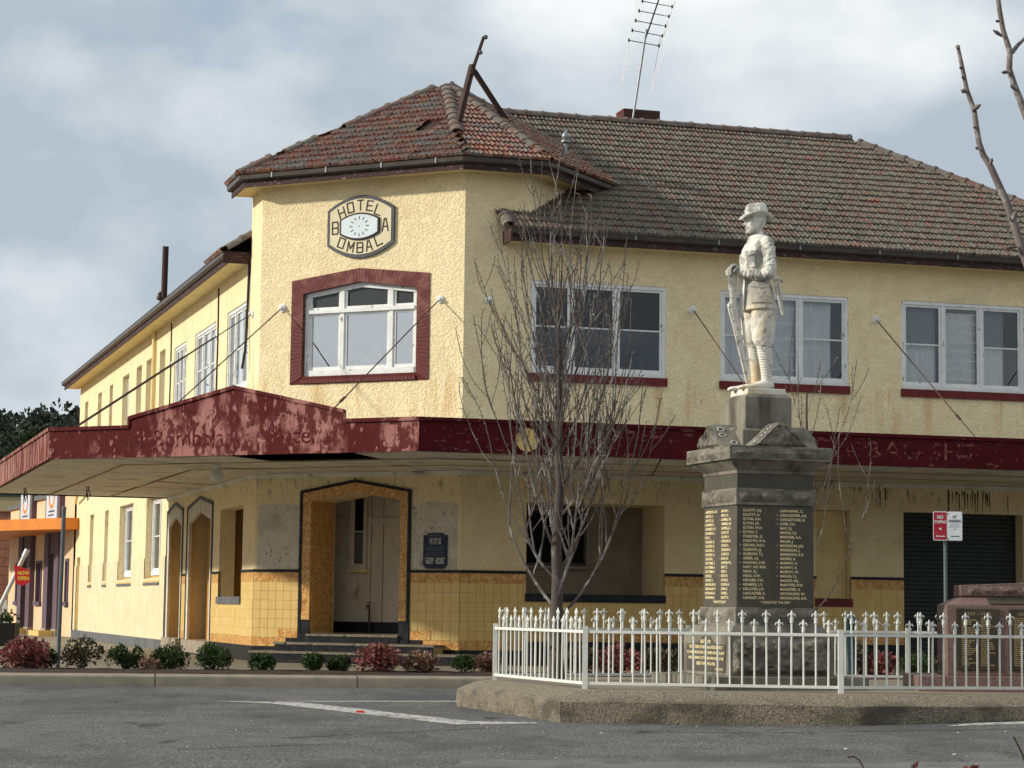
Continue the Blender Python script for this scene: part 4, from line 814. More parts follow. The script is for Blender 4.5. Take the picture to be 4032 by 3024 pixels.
# television antenna on the chimney
an = thing('tv_antenna', 'leaning television antenna mast with long rods strapped to the chimney', 'antenna', R.P(5.4, -5.5, 12.75))
a0, a1 = R.P(5.40, -5.42, 12.62), R.P(5.78, -5.5, 15.02); a2 = R.P(6.32, -5.9, 16.15); obj('mast', MB().tube([a0, a1], .028, 8), 'galv', an, smooth=60)
bo = a1 + EV((-.06, 0, -.35)); bd = (a2 - bo).normalized(); obj('boom', MB().tube([bo, a2], .018, 6), 'wire', an)
cd = EV((.95, .1, -.14)).normalized(); rd = EV((.17, .05, 1)).normalized()
for k in range(6):
    c = bo + bd * (.02 + k * .29); obj('cross_bar', MB().tube([c - cd * .36, c + cd * .36], .011, 5), 'wire', an)
    for sg in (-1, 1):
        q = c + cd * .36 * sg; obj('clamp', MB().lathe(q - EV((0, 0, .06)), [(.018, .02), (.022, .06), (.018, .10)], 6), 'wire', an)
        obj('rod', MB().tube([q - rd * (1.25 + .1 * (k % 2)), q + rd * 1.25], .0045, 4), 'galv', an)
obj('strap', MB().tube([a0 + EV((-.2, 0, .1)), a0 + EV((.1, -.03, .12)), a0 + EV((.3, 0, .06))], .014, 4), 'iron', an)
# vents
def vent(p, h, r, label, m='galv'):
    t = thing('roof_vent', label, 'vent', p); obj('pipe', MB().tube([p, EV(p) + EV((0, 0, h))], r, 8), m, t, smooth=60)
    obj('cowl', MB().lathe(EV(p) + EV((0, 0, h - .05)), [(r, 0), (r * 2.2, .03), (r * 2.2, .07), (r * 1.2, .09), (r * 1.8, .14), (r * 1.8, .19), (r * .2, .30)], 10), m, t, smooth=40)
vent(R.P(2.69, -1.9, 10.45), .95, .045, 'small grey capped vent pipe rising through the wing roof')
fp = EV((-11.2, 70.5, 9.3)); t = thing('flue', 'tall rusty flue pipe standing behind the left wing gutter', 'flue', fp)
obj('pipe', MB().tube([fp, fp + EV((.02, 0, 3.6))], .10, 10), 'rust_iron', t, smooth=60); obj('slim_pipe', MB().tube([fp + EV((-.12, 0, 0)), fp + EV((-.12, 0, 1.9))], .05, 8), 'galv', t); obj('cap', MB().lathe(fp + EV((-.12, 0, 1.85)), [(.05, 0), (.11, .04), (.11, .12), (.06, .16), (.08, .2), (.01, .3)], 10), 'iron', t)
# ---------------------------------------------------------------- memorial island
IZ = .51
isl = [(-.72, 31.1), (.62, 27.38), (4.28, 26.98), (7.9, 28.0), (10.2, 30.6), (9.6, 33.6), (3.4, 33.9), (-.3, 33.2)]
im = MB()
def inset(poly, d):
    n = len(poly); res = []
    for i in range(n):
        a, b, c = Vector(poly[i - 1]), Vector(poly[i]), Vector(poly[(i + 1) % n]); d1, d2 = (b - a).normalized(), (c - b).normalized(); n1, n2 = Vector((-d1.y, d1.x)), Vector((-d2.y, d2.x)); m = (n1 + n2); res.append(b + m * (d / (1 + n1.dot(n2))))
    return res
rings = [(0, -.1), (0, .15), (0, .27), (.004, .362), (.03, .380), (.17, .435), (.31, .488), (.37, .495), (.40, .47)]; rows = []
def dense(poly, st=.12):
    r = []
    for i in range(len(poly)):
        a, b = Vector(poly[i]), Vector(poly[(i + 1) % len(poly)]); n = max(1, int((b - a).length / st)); r += [a.lerp(b, k / n) for k in range(n)]
    return r
basep = [isl]; ns = [max(1, int((Vector(isl[i]) - Vector(isl[(i + 1) % len(isl)])).length / .12)) for i in range(len(isl))]
for d, z in rings:
    q = inset(isl, d); r = []
    for i in range(len(q)):
        a, b = q[i], q[(i + 1) % len(q)]
        for k in range(ns[i]):
            p = a.lerp(b, k / ns[i]); w = .012 * noise.noise((p.x * 4, p.y * 4, z * 6)) + .02 * noise.noise((p.x * .9, p.y * .9, z)); r.append((p.x + w, p.y + w, z + .012 * noise.noise((p.x * 3, p.y * 3, 5 + z))))
    rows.append(r)
im.grid(rows, True); im.f.append(tuple(len(im.v) - len(rows[0]) + k for k in range(len(rows[0])))); struct(obj('traffic_island', im, 'aggregate', smooth=32))
top = inset(isl, .38); struct(obj('island_paving', hprism(MB(), [tuple(p) for p in top], .44, .49), 'path'))
# ---- fence
FP = [(-.19, 31.24), (.965, 28.2), (4.12, 27.72), (7.25, 28.5)]; FB = [(-.19, 31.24), (2.62, 32.55), (5.85, 32.75), (8.9, 32.5)]
FPx = [(p[0], p[1]) for p in FP]
fence = thing('memorial_fence', 'low white steel fence with fleur de lis finials around the memorial', 'fence', (.965, 28.2, .49))
post_me = mesh_of(MB().hexa([(-.033, -.033, 0), (.033, -.033, 0), (.033, .033, 0), (-.033, .033, 0), (-.033, -.033, .79), (.033, -.033, .79), (.033, .033, .79), (-.033, .033, .79)]), 'post', 'fence_white')
bar_me = {}
for nm, h in (('tall', .77), ('short', .66)):
    bar_me[nm] = mesh_of(MB().tube([(0, 0, .08), (0, 0, h)], .0125, 8), 'bar', 'fence_white', 60)
fi = MB()       # finial: cup, collar, three petals
fi.grid([[(r * math.cos(k * math.pi / 4), r * math.sin(k * math.pi / 4), z) for k in range(8)] for r, z in ((.019, 0), (.021, .004), (.021, .032), (.017, .038), (.024, .044), (.017, .052), (.011, .06), (.020, .068), (.011, .076))], True, True)
fi.grid([[(r * math.cos(k * math.pi / 3), r * .8 * math.sin(k * math.pi / 3), z) for k in range(6)] for r, z in ((.010, .07), (.018, .095), (.020, .115), (.013, .14), (.004, .162))], True, True)
for sg in (-1, 1):
    fi.tube([(0, 0, .085), (sg * .018, 0, .112), (sg * .036, 0, .116), (sg * .047, 0, .098), (sg * .046, 0, .084)], [.010, .011, .010, .008, .004], 5)
    fi.tube([(0, 0, .060), (sg * .020, 0, .056), (sg * .030, 0, .066)], [.007, .007, .004], 4)
fin_me = mesh_of(fi, 'finial', 'fence_white', 55)
def add_post(p): return inst('post', post_me, None, fence, Matrix.Translation((p[0], p[1], .485)))
def panel(a, b, skip=None, zoff=0.0):
    A, B = EV((*a, 0)), EV((*b, 0)); d = (B - A).normalized(); nrm = EV((d.y, -d.x, 0)); rot = Matrix((d, -nrm, EV((0, 0, 1)))).transposed().to_4x4(); ln_ = (B - A).length
    for z in (.545, 1.19):
        m = MB(); p0, p1 = A + d * .03, B - d * .03; s = nrm * .019
        m.hexa([p0 + s + EV((0, 0, z)), p1 + s + EV((0, 0, z)), p1 - s + EV((0, 0, z)), p0 - s + EV((0, 0, z)), p0 + s + EV((0, 0, z + .036)), p1 + s + EV((0, 0, z + .036)), p1 - s + EV((0, 0, z + .036)), p0 - s + EV((0, 0, z + .036))]); obj('rail', m, 'fence_white', fence)
    n = round(ln_ / .155)
    for k in range(1, n):
        p = A + d * (ln_ * k / n); kind = 'tall' if k % 2 else 'short'
        bobj = inst('bar', bar_me[kind], None, fence, Matrix.Translation((p.x, p.y, .50)) @ Matrix.Rotation(rng.gauss(0, .006), 4, 'X') @ Matrix.Rotation(rng.gauss(0, .006), 4, 'Y') @ rot @ Matrix.Rotation(rng.gauss(0, .08), 4, 'Z'))
        fo = bpy.data.objects.new('finial', fin_me); COL.objects.link(fo); fo.parent = bobj; fo.location = (0, 0, (.77 if kind == 'tall' else .66) + .075 - .0)
        fo.location.z = .845 if kind == 'tall' else .735
        ext = .845 if kind == 'tall' else .735
for k in ('tall', 'short'):
    me = bar_me[k]
    for v in me.vertices:
        if v.co.z > .3: v.co.z = .848 if k == 'tall' else .738
for a, b in zip(FP, FP[1:]): panel(a, b)
for a, b in zip(FB, FB[1:]): panel(a, b)
for p in FP + FB[1:]: add_post(p)
# ---- soldier memorial pedestal
MC = (3.302, 29.6); mh = 72.0
MF = Frame(MC, hv(mh), (math.cos(R_(mh)), -math.sin(R_(mh))))            # right-hand (shaded) face: +n
ML = Frame(MC, (-MF.n.x * -1, -MF.n.y * -1), (-MF.d.x, -MF.d.y))          # left-hand face
ML = Frame(MC, (MF.n.x, MF.n.y), (-MF.d.x, -MF.d.y))
mem = thing('war_memorial', 'tall grey stone war memorial pedestal with gilded names', 'memorial', (*MC, .49))
def sq(h0, z0, h1, z1, name, mat, bev=.006):
    m = MB(); P = MF.P
    m.hexa([P(-h0, h0, z0), P(h0, h0, z0), P(h0, -h0, z0), P(-h0, -h0, z0), P(-h1, h1, z1), P(h1, h1, z1), P(h1, -h1, z1), P(-h1, -h1, z1)]); return obj(name, m, mat, mem, bevel=bev)
sq(1.08, .46, 1.08, .655, 'base_step', 'stone')
sq(.752, .655, .752, 1.17, 'base_block', 'stone'); sq(.752, 1.17, .70, 1.20, 'weathering', 'stone', .003); sq(.70, 1.20, .64, 1.30, 'weathering', 'stone', .01); sq(.61, 1.30, .585, 1.335, 'moulding', 'stone', .008)
sq(.585, 1.335, .585, 1.54, 'rough_band', 'stone'); die = sq(.553, 1.54, .548, 2.87, 'die', 'stone_die'); sq(.572, 2.87, .572, 3.09, 'rough_band', 'stone'); sq(.545, 3.09, .545, 3.28, 'frieze', 'stone_die')
sq(.555, 3.28, .56, 3.325, 'moulding', 'stone', .004); sq(.56, 3.325, .70, 3.45, 'cove', 'stone', .01); sq(.73, 3.45, .73, 3.635, 'cornice', 'stone', .01); sq(.40, 3.635, .40, 3.86, 'neck', 'stone'); sq(.40, 3.86, .36, 3.89, 'weathering', 'stone', .004); sq(.335, 3.89, .335, 4.31, 'block', 'stone', .008); sq(.335, 4.31, .30, 4.352, 'weathering', 'stone', .004)
def rock(F, u0, u1, z0, z1, off, amp, seed, name='rock_face', par=None, mask=None, mat='stone_rough', st=.028):
    nu, nz_ = max(3, int((u1 - u0) / st)), max(3, int((z1 - z0) / st)); rows = []
    for j in range(nz_ + 1):
        r = []
        for i in range(nu + 1):
            s, t = i / nu, j / nz_; u, z = u0 + (u1 - u0) * s, z0 + (z1 - z0) * t
            ed = min(1, min(s, 1 - s) * nu / 2, min(t, 1 - t) * nz_ / 2)
            h = abs(noise.noise((u * 3.1, z * 4.3, seed))) * 1.1 + .6 * abs(noise.noise((u * 8, z * 10, seed + 3))) + .25 * noise.noise((u * 22, z * 22, seed))
            r.append(F.P(u, off + ed * amp * (h + .15), z))
        rows.append(r)
    return obj(name, MB().grid(rows), mat, par or mem, smooth=35)
for F, sd in ((MF, 1.3), (ML, 7.7)):
    rock(F, -.54, .54, 2.905, 3.06, .573, .06, sd); rock(F, -.70, .70, 3.475, 3.61, .731, .05, sd + 2); rock(F, -.55, .55, 1.36, 1.52, .586, .05, sd + 4)
rock(MF, -.70, .70, .68, 1.14, .753, .13, 11.2)
# pediments: gabled rough stones on the cornice
for F, sd in ((MF, 3.1), (ML, 9.3), (Frame(MC, (-MF.d.x, -MF.d.y), (-MF.n.x, -MF.n.y)), 4.2), (Frame(MC, (-ML.d.x, -ML.d.y), (-ML.n.x, -ML.n.y)), 5.2)):
    g = obj('pediment', fprism(MB(), F, [(-.40, 3.635), (.40, 3.635), (.025, 3.955), (-.025, 3.955)], .30, .70), 'stone', mem, bevel=.012)
    m = MB(); rows = []
    for j in range(11):
        t = j / 10; hw = .39 * (1 - t) + .03 * t; rows.append([F.P(-hw + 2 * hw * i / 24, .70 + (.07 * (abs(noise.noise((i * .28, t * 2.4, sd))) + .5 * abs(noise.noise((i * .7, t * 6, sd))) + .15) if 0 < i < 24 and 0 < j < 10 else 0), 3.64 + .305 * t) for i in range(25)])
    obj('rock_face', m.grid(rows), 'stone_rough', g, smooth=35)
def blob(P0, e1, e2, r, sd, mat, nm, lift):
    m = MB(); n = e1.cross(e2).normalized(); pts = []
    for k in range(16): q = 2 * math.pi * k / 16; rr = r * (1 + .25 * noise.noise((math.cos(q), math.sin(q), sd))); pts.append(P0 + e1 * rr * math.cos(q) + e2 * rr * math.sin(q) * .8 + n * lift)
    m.poly(pts); return obj(nm, m, mat, mem, fix=False)
def slope_pt(F, sgn, t, o): # point on a pediment's sloping top
    return F.P(sgn * (.40 - .34 * t), o, 3.635 + .295 * t), F.n, (F.P(sgn * .06, 0, 3.93) - F.P(sgn * .40, 0, 3.635)).normalized()
k = 0
for F, sgn, t, o, r in ((ML, 1, .82, .60, .055), (ML, 1, .55, .62, .05), (ML, 1, .85, .42, .035), (ML, 1, .5, .38, .028), (ML, 1, .2, .50, .05), (ML, 1, .3, .35, .02), (MF, -1, .25, .62, .04), (MF, -1, .55, .64, .05), (MF, -1, .82, .62, .045), (MF, -1, .4, .5, .03), (MF, -1, .7, .5, .03)):
    p, e1, e2 = slope_pt(F, sgn, t, o); lf = .006 if e1.cross(e2).normalized().z > 0 else -.006
    blob(p, e1, e2, r, k, 'lichen', 'lichen_spot', lf); blob(p, e1, e2, r * .62, k + 50, 'lichen_dark' if r > .045 else 'stone', 'lichen_spot', lf * 1.5); k += 1
# gilded inscriptions
colA = ['ELLIOTT, H.J.', 'ELLIOTT, A.', 'ELTON, A.H.', 'ELTON, J.R.', 'ELTON, W.H.', '* ELTON, C.', 'FORESTER, G.', 'FORSYTH, W.A.', '* GIRVAN, R.R.C.', 'GLEESON, J.J.', '* GLEESON, T.J.', 'GREER, A.J.', '* HAGGAR, C.W.', 'HART, H.E. M.M.', 'HEAD, E.J.', 'HEAD, G.W.', 'HEDGER, F.W.', '* HELMERS, L.V.', '* KELLOND, J.H.', 'LANCASTER, R.', 'LANGLEY, O.B.']
colB = ['LAW-HAWK, C.', '* LESLAIGHTER, A.E.', '* LIVINGSTONE, H.', '* LYNE, V.H.', 'MAY, E.J.', 'MARSH, H.J.', 'MARGRIB, A.A.', 'MILLER, J.', '* MORRISON, JAS.', 'MORRISON, J.', 'MORRISON, E.D.', 'MORRIS, R.', '* MURPHY, H.', '* MURPHY, R.', 'MURPHY, W.', '* MASLIN, F.J.', 'McLEOD, M.J.', 'McINTYRE, P.W.', 'McALISTER, G.', 'NICHOLSON, W.', 'NICHOLSON, A.D.']
colC = ['ARMSTRONG, G.R.', 'BARTLEY, A.', 'BARTLEY, J.R.', '* BLOMFIELD, S.', 'BLOMFIELD, H.T.', 'BLOMFIELD, A.', '* BOLT, J.', 'BOLLIGER, C.J.', 'BOLLIGER, H.J.', 'BOLLIGER, L.S.', 'BOLLIGER, C.L.', 'BOLLIGER, J.', 'BOTTOMER, C.', '* BOTTOMER, A.', '* BOTTOMER, R.', 'BOWES, S.', 'BOWLEY, C.', 'BROWNLOW, R.', 'BROWNLOW, P.', '* BUCHANAN, R.', 'BUCHANAN, J.']
colD = ['BROWN, R.', 'BRUCE, A.L.', '* CAMPBELL, P.G.', 'CAMPBELL, A.B.', 'CAMPBELL, J.C.', 'CLARK, G.R.', 'COLLINS, H.', '* COPELAND, D.', 'COATES, A.', 'COPELAND, R.', 'CURTIS, R.R.', '* DAVIS, A.G.', 'DAWSON, W.L.', 'DENT, T.J.', 'DENT, A.', '* DENT, F.R.', 'DOWSE, R.', 'DUNCAN, A.', 'DUNN, G.', 'DUNNE, J.', 'ELLIOTT, G.']
def names(F, u, lst, u2):
    for i, s in enumerate(lst):
        m = MB(); z = 2.80 - i * .0568
        if s.startswith('*'): obj('inscription', ftext(MB(), F, '*', .05, u - .05, z - .008, .5545, 'LEFT'), 'gold', die, fix=False); s = s[2:]
        ftext(m, F, s, .047, u, z, .5545, 'LEFT', .0011); obj('inscription', m, 'gold', die, fix=False)
names(MF, -.465, colA, 0); names(MF, .065, colB, 0); names(ML, -.47, colC, 0); names(ML, .05, colD, 0)
for F in (MF, ML): m = MB(); ftext(m, F, '* DENOTES "FALLEN"', .045, .0, 1.605, .5565, 'CENTER', .0006); obj('inscription', m, 'gold', die, fix=False)
tab = obj('tablet', fprism(MB(), ML, [(-.62, .70), (.66, .70), (.66, 1.05), (.30, 1.07), (.16, 1.155), (-.10, 1.155), (-.24, 1.07), (-.62, 1.05)], .74, .762), 'stone_die', mem)
for i, (s, sz) in enumerate((('ERECTED BY', .062), ('THE CITIZENS OF BOMBALA AND DISTRICT', .058), ('IN COMMEMORATION OF THE MEN WHO FOUGHT', .054), ('AND IN MEMORY OF THE MEN WHO FELL IN THE', .053), ('GREAT WAR 1914-1918', .062))):
    m = MB(); ftext(m, ML, s, sz, .03, 1.085 - i * .072, .7645, 'CENTER', .0008, .98); obj('inscription', m, 'gold', tab, fix=False)
m = MB(); ftext(m, ML, 'N.L. MAYOR', .046, .60, .735, .7645, 'RIGHT'); obj('inscription', m, 'gold', tab, fix=False)
# ---- marble soldier, facing along the left-hand face
SZ = 4.352
SF, SL = EV((-MF.d.x, -MF.d.y, 0)), EV((MF.n.x, MF.n.y, 0))        # forward, his left (towards the road)
SO = EV((MC[0], MC[1], SZ + .075)) + SF * -.02
def sp(f, l, z): return SO + SF * (f * 1.02) + SL * (l * 1.02) + EV((0, 0, z * 1.025))
sol = thing('soldier_statue', 'weathered white marble soldier in slouch hat resting on reversed rifle', 'statue', (MC[0], MC[1], SZ))
sb = MB(); P = MF.P; h = .285
sb.hexa([P(-h, h, SZ), P(h, h, SZ), P(h, -h, SZ), P(-h, -h, SZ), P(-h + .01, h - .01, SZ + .085), P(h - .01, h - .01, SZ + .085), P(h - .01, -h + .01, SZ + .085), P(-h + .01, -h + .01, SZ + .085)]); obj('slab', sb, 'marble', sol, bevel=.012)
def ring(cf, cl, z, rf, rl, n=28, tf=0.0, ex=2.0, warp=None):
    r = []
    for k in range(n):
        a = 2 * math.pi * k / n; ca, sa = math.cos(a), math.sin(a); q = (abs(ca) ** ex + abs(sa) ** ex) ** (-1 / ex); dr = warp(a, z) if warp else 0
        r.append(sp(cf + (rf + dr) * q * ca, cl + (rl + dr) * q * sa, z + tf * q * ca))
    return r
def interp(tbl, z):
    for a, b in zip(tbl, tbl[1:]):
        if a[0] <= z <= b[0]: t = (z - a[0]) / (b[0] - a[0]); return [a[i] + (b[i] - a[i]) * t for i in range(1, len(a))]
    return list(tbl[-1][1:]) if z > tbl[-1][0] else list(tbl[0][1:])
body = MB()
TOR = [(1.055, .02, .20, .285), (1.10, .02, .205, .285), (1.25, .025, .19, .265), (1.40, .04, .165, .235), (1.47, .045, .155, .222), (1.52, .05, .16, .225), (1.62, .06, .175, .225), (1.78, .065, .185, .238), (1.88, .05, .165, .245), (1.95, .035, .135, .235), (2.00, .025, .108, .19), (2.035, .02, .095, .14), (2.06, .025, .085, .10)]
def fold(a, z): return .006 * noise.noise((a * 2.2, z * 9, 1.7)) + .004 * noise.noise((a * 5, z * 18, 4))
zz = [1.055 + (2.06 - 1.055) * k / 60 for k in range(61)]
body.grid([ring(interp(TOR, z)[0], 0, z, interp(TOR, z)[1], interp(TOR, z)[2], 40, 0, 2.25, fold) for z in zz], True, True)
def patch(tbl, z0, z1, a0, a1, dr, cl=0, n=14, m=8, ex=2.25, zf=None, th=.02):
    A = []; B = []
    for j in range(m + 1):
        ra, rb = [], []
        for i in range(n + 1):
            a = a0 + (a1 - a0) * i / n; zb = z0 + (zf(i / n) if zf else 0); z = zb + (z1 - zb) * j / m; cf, rf, rl = interp(tbl, z); ca, sa = math.cos(a), math.sin(a); q = (abs(ca) ** ex + abs(sa) ** ex) ** (-1 / ex)
            ra.append(sp(cf + (rf + dr) * q * ca, cl + (rl + dr) * q * sa, z)); rb.append(sp(cf + (rf - th) * q * ca, cl + (rl - th) * q * sa, z))
        A.append(ra); B.append(rb)
    body.grid(A); body.grid(B)
    body.grid([A[0], B[0]]); body.grid([A[-1], B[-1]]); body.grid([[r[0] for r in A], [r[0] for r in B]]); body.grid([[r[-1] for r in A], [r[-1] for r in B]])
H_ = math.pi / 2
patch(TOR, 1.46, 1.505, 0, 2 * math.pi, .014, n=40, m=2)                                            # belt
patch(TOR, 1.13, 1.38, H_ - .95, H_ + .35, .020, zf=lambda t: 0); patch(TOR, 1.315, 1.40, H_ - 1.0, H_ + .4, .034, zf=lambda t: .035 * abs(2 * t - 1) ** .8)   # hip pocket, flap
patch(TOR, 1.60, 1.80, .35, 1.05, .012); patch(TOR, 1.745, 1.825, .30, 1.10, .024, zf=lambda t: .03 * abs(2 * t - 1)); patch(TOR, 1.60, 1.80, -1.05, -.35, .012)   # breast pockets
patch(TOR, 1.10, 2.02, -.07, .07, .010, n=4, m=24)                                                    # button placket
patch(TOR, 1.05, 1.085, 0, 2 * math.pi, .010, n=40, m=2)
patch(TOR, 2.00, 2.055, 0, 2 * math.pi, .018, n=30, m=3)
patch(TOR, 1.50, 1.98, H_ + .95, H_ + 1.12, .016, n=4, m=16)
def limb(pts, n=18, wr=0.0, sd=0):
    """pts: (f, l, z, r)"""
    P = [sp(*p[:3]) for p in pts]; D = []
    for a, b, ra, rb in zip(P, P[1:], [p[3] for p in pts], [p[3] for p in pts][1:]):
        for k in range(8): D.append((a.lerp(b, k / 8), ra + (rb - ra) * k / 8))
    D.append((P[-1], pts[-1][3]))
    for _ in range(3):
        D = [D[0]] + [((D[i - 1][0] + D[i][0] * 2 + D[i + 1][0]) / 4, D[i][1]) for i in range(1, len(D) - 1)] + [D[-1]]
    rows = []; ref = None
    for k, (p, r) in enumerate(D):
        t = (D[min(k + 1, len(D) - 1)][0] - D[max(k - 1, 0)][0]).normalized()
        if ref is None: ref = SF if abs(t.dot(SF)) < .8 else SL
        a = (ref - t * ref.dot(t)).normalized(); ref = a; b = t.cross(a)
        rows.append([p + (a * math.cos(2 * math.pi * j / n) + b * math.sin(2 * math.pi * j / n)) * (r + wr * (noise.noise((k * .55, math.cos(2 * math.pi * j / n) * 1.4, sd)) + .6 * noise.noise((k * 1.3, j * .5, sd + 5)))) for j in range(n)])
    body.grid(rows, True, True)
limb([(.02, .20, 1.985, .062), (.005, .243, 1.92, .090), (-.01, .282, 1.76, .088), (-.02, .298, 1.60, .083), (-.005, .29, 1.52, .082), (.09, .25, 1.485, .076), (.20, .18, 1.505, .064), (.29, .12, 1.545, .055), (.33, .085, 1.56, .046)], 20, .018, 1)
limb([(.02, -.20, 1.985, .062), (.005, -.243, 1.92, .090), (0, -.282, 1.76, .088), (0, -.298, 1.60, .083), (.03, -.285, 1.53, .082), (.12, -.235, 1.50, .076), (.24, -.16, 1.53, .062), (.32, -.07, 1.57, .052), (.35, -.04, 1.585, .045)], 20, .014, 9)
# trousers, puttees, boots
for l, df in ((.125, 0.0), (-.125, .03)):
    LEG = [(.56, -.005, .098, .098), (.60, .0, .118, .118), (.64, .005, .135, .135), (.74, .01, .15, .148), (.86, .01, .165, .155), (1.0, .0, .168, .155), (1.15, .0, .16, .15)]
    zs = [.565 + (1.14 - .565) * k / 34 for k in range(35)]
    body.grid([ring(interp(LEG, z)[0] + df, l, z, interp(LEG, z)[1], interp(LEG, z)[2], 26, 0, 2, lambda a, z: .013 * noise.noise((a * 1.3 + l * 9, z * 7 - a * .8, 3)) + .008 * noise.noise((a * 3, z * 16, 6))) for z in zs], True, True)
    CAL = [(.10, -.05, .075, .065), (.16, -.045, .072, .062), (.24, -.04, .075, .066), (.36, -.035, .090, .08), (.46, -.02, .098, .088), (.56, -.005, .096, .090)]
    zs = [.10 + k * .0115 for k in range(41)]
    body.grid([ring(interp(CAL, z)[0] + df, l, z, interp(CAL, z)[1] + (.006 if k % 3 else -.004), interp(CAL, z)[2] + (.006 if k % 3 else -.004), 26, .018) for k, z in enumerate(zs)], True, True)
    BT = [(-.135, .045, .055), (-.12, .075, .11), (-.05, .082, .135), (.03, .078, .13), (.10, .078, .105), (.18, .085, .078), (.26, .085, .065), (.33, .065, .055), (.365, .03, .035)]
    rows = []
    for f, w, hh in BT: rows.append([sp(f + df, l + w * math.cos(2 * math.pi * k / 20), max(.0, .0 + hh * .5 * (1 + math.sin(2 * math.pi * k / 20)))) for k in range(20)])
    body.grid(rows, True, True)
# neck and head
limb([(.02, 0, 1.99, .085), (.03, 0, 2.06, .078), (.045, 0, 2.14, .074), (.05, 0, 2.20, .072)], 18)
HD = [(2.075, .135, .035, .035), (2.085, .128, .062, .052), (2.11, .108, .092, .070), (2.15, .085, .117, .086), (2.20, .066, .134, .096), (2.25, .056, .143, .102), (2.30, .050, .146, .105), (2.35, .048, .14, .102), (2.40, .05, .11, .085)]
zs = [2.075 + k * .0115 for k in range(29)]
body.grid([ring(interp(HD, z)[0], 0, z, interp(HD, z)[1], interp(HD, z)[2], 26, 0, 2.2) for z in zs], True, True)
def ell(f, l, z, rf, rl, rz, n=10):
    body.grid([ring(f, l, z + rz * math.sin(-H_ + math.pi * (k + .5) / n), rf * math.cos(-H_ + math.pi * (k + .5) / n), rl * math.cos(-H_ + math.pi * (k + .5) / n), 12) for k in range(n)], True, True)
body.grid([[sp(.190, -.012, 2.275), sp(.215, 0, 2.272), sp(.190, .012, 2.275), sp(.16, 0, 2.275)], [sp(.190, -.02, 2.22), sp(.236, 0, 2.212), sp(.190, .02, 2.22), sp(.16, 0, 2.22)], [sp(.190, -.026, 2.190), sp(.246, 0, 2.185), sp(.190, .026, 2.190), sp(.16, 0, 2.19)], [sp(.190, -.022, 2.178), sp(.214, 0, 2.170), sp(.190, .022, 2.178), sp(.16, 0, 2.175)]], True, True)
for s_ in (-1, 1):
    ell(.172, s_ * .040, 2.290, .030, .040, .013); ell(.150, s_ * .062, 2.205, .034, .030, .030); ell(.168, s_ * .038, 2.255, .016, .018, .010)
    ell(.035, s_ * .104, 2.235, .028, .012, .046); ell(.050, s_ * .108, 2.245, .012, .018, .030); ell(.028, s_ * .112, 2.262, .026, .012, .014)
ell(.198, 0, 2.148, .020, .030, .008); ell(.192, 0, 2.128, .018, .026, .009); ell(.172, 0, 2.092, .034, .034, .022)
body.tube([sp(.0 + .12 * t, .103 - .055 * t * t, 2.31 - .215 * t) for t in [k / 8 for k in range(9)]], .008, 6)
# hands folded over the butt of the rifle
def hand(w, dirs, lsg):
    pass
body.grid([[sp(f, l + wl * math.cos(2 * math.pi * k / 14), z + wz * math.sin(2 * math.pi * k / 14)) for k in range(14)] for f, l, z, wl, wz in ((.30, .095, 1.555, .042, .034), (.35, .075, 1.60, .050, .034), (.40, .062, 1.625, .052, .030), (.435, .055, 1.615, .048, .024))], True, True)
for i, l in enumerate((.098, .070, .042, .014)):
    ln_ = (.085, .10, .095, .075)[i]
    limb([(.425, l, 1.615, .018), (.452, l - .002, 1.590, .017), (.452, l - .004, 1.590 - ln_ * .55, .016), (.440, l - .006, 1.590 - ln_, .013)], 10)
limb([(.36, .105, 1.59, .018), (.40, .122, 1.57, .017), (.425, .118, 1.535, .013)], 10)
body.grid([[sp(f, l + wl * math.cos(2 * math.pi * k / 14), z + wz * math.sin(2 * math.pi * k / 14)) for k in range(14)] for f, l, z, wl, wz in ((.33, -.05, 1.58, .042, .034), (.38, -.03, 1.60, .050, .034), (.425, -.02, 1.595, .048, .028))], True, True)
for i, l in enumerate((-.062, -.034, -.006)): limb([(.41, l, 1.595, .017), (.445, l, 1.575, .016), (.450, l, 1.53, .014), (.44, l, 1.50, .012)], 10)
bo_ = obj('body', body, 'marble', sol, fix=False)
rm = bo_.modifiers.new('remesh', 'REMESH'); rm.mode = 'VOXEL'; rm.voxel_size = .0068; rm.use_smooth_shade = True
sm_ = bo_.modifiers.new('smooth', 'SMOOTH'); sm_.factor = .5; sm_.iterations = 1
# hat
hat = MB(); hc = .055
hat.grid([ring(hc, 0, z, rf, rl, 30, -.012) for z, rf, rl in ((2.30, .158, .128), (2.36, .155, .125), (2.37, .162, .131), (2.40, .162, .131), (2.405, .150, .121), (2.455, .140, .112), (2.478, .120, .094), (2.483, .06, .05), (2.478, .01, .01))], True, True)
def brim(r, up): return [sp(hc + (.155 + .078 * r) * math.cos(a), (.125 + .066 * r) * math.sin(a), 2.318 + up - (.068 * math.cos(a) ** 2 - .030 * math.sin(a) ** 2) * r ** 1.4 + .012) for a in [2 * math.pi * k / 36 for k in range(36)]]
hat.grid([brim(0, .008), brim(.35, .006), brim(.7, .004), brim(1, .004), brim(1.02, -.006), brim(1, -.014), brim(.6, -.012), brim(0, -.012)], True)
hat.grid([[sp(hc + .02, .128, 2.375), sp(hc - .05, .125, 2.375), sp(hc - .05, .12, 2.42), sp(hc + .02, .123, 2.42)], [sp(hc + .02, .150, 2.378), sp(hc - .05, .147, 2.378), sp(hc - .05, .142, 2.418), sp(hc + .02, .145, 2.418)]], True, True)
obj('hat', hat, 'marble', sol, smooth=50)
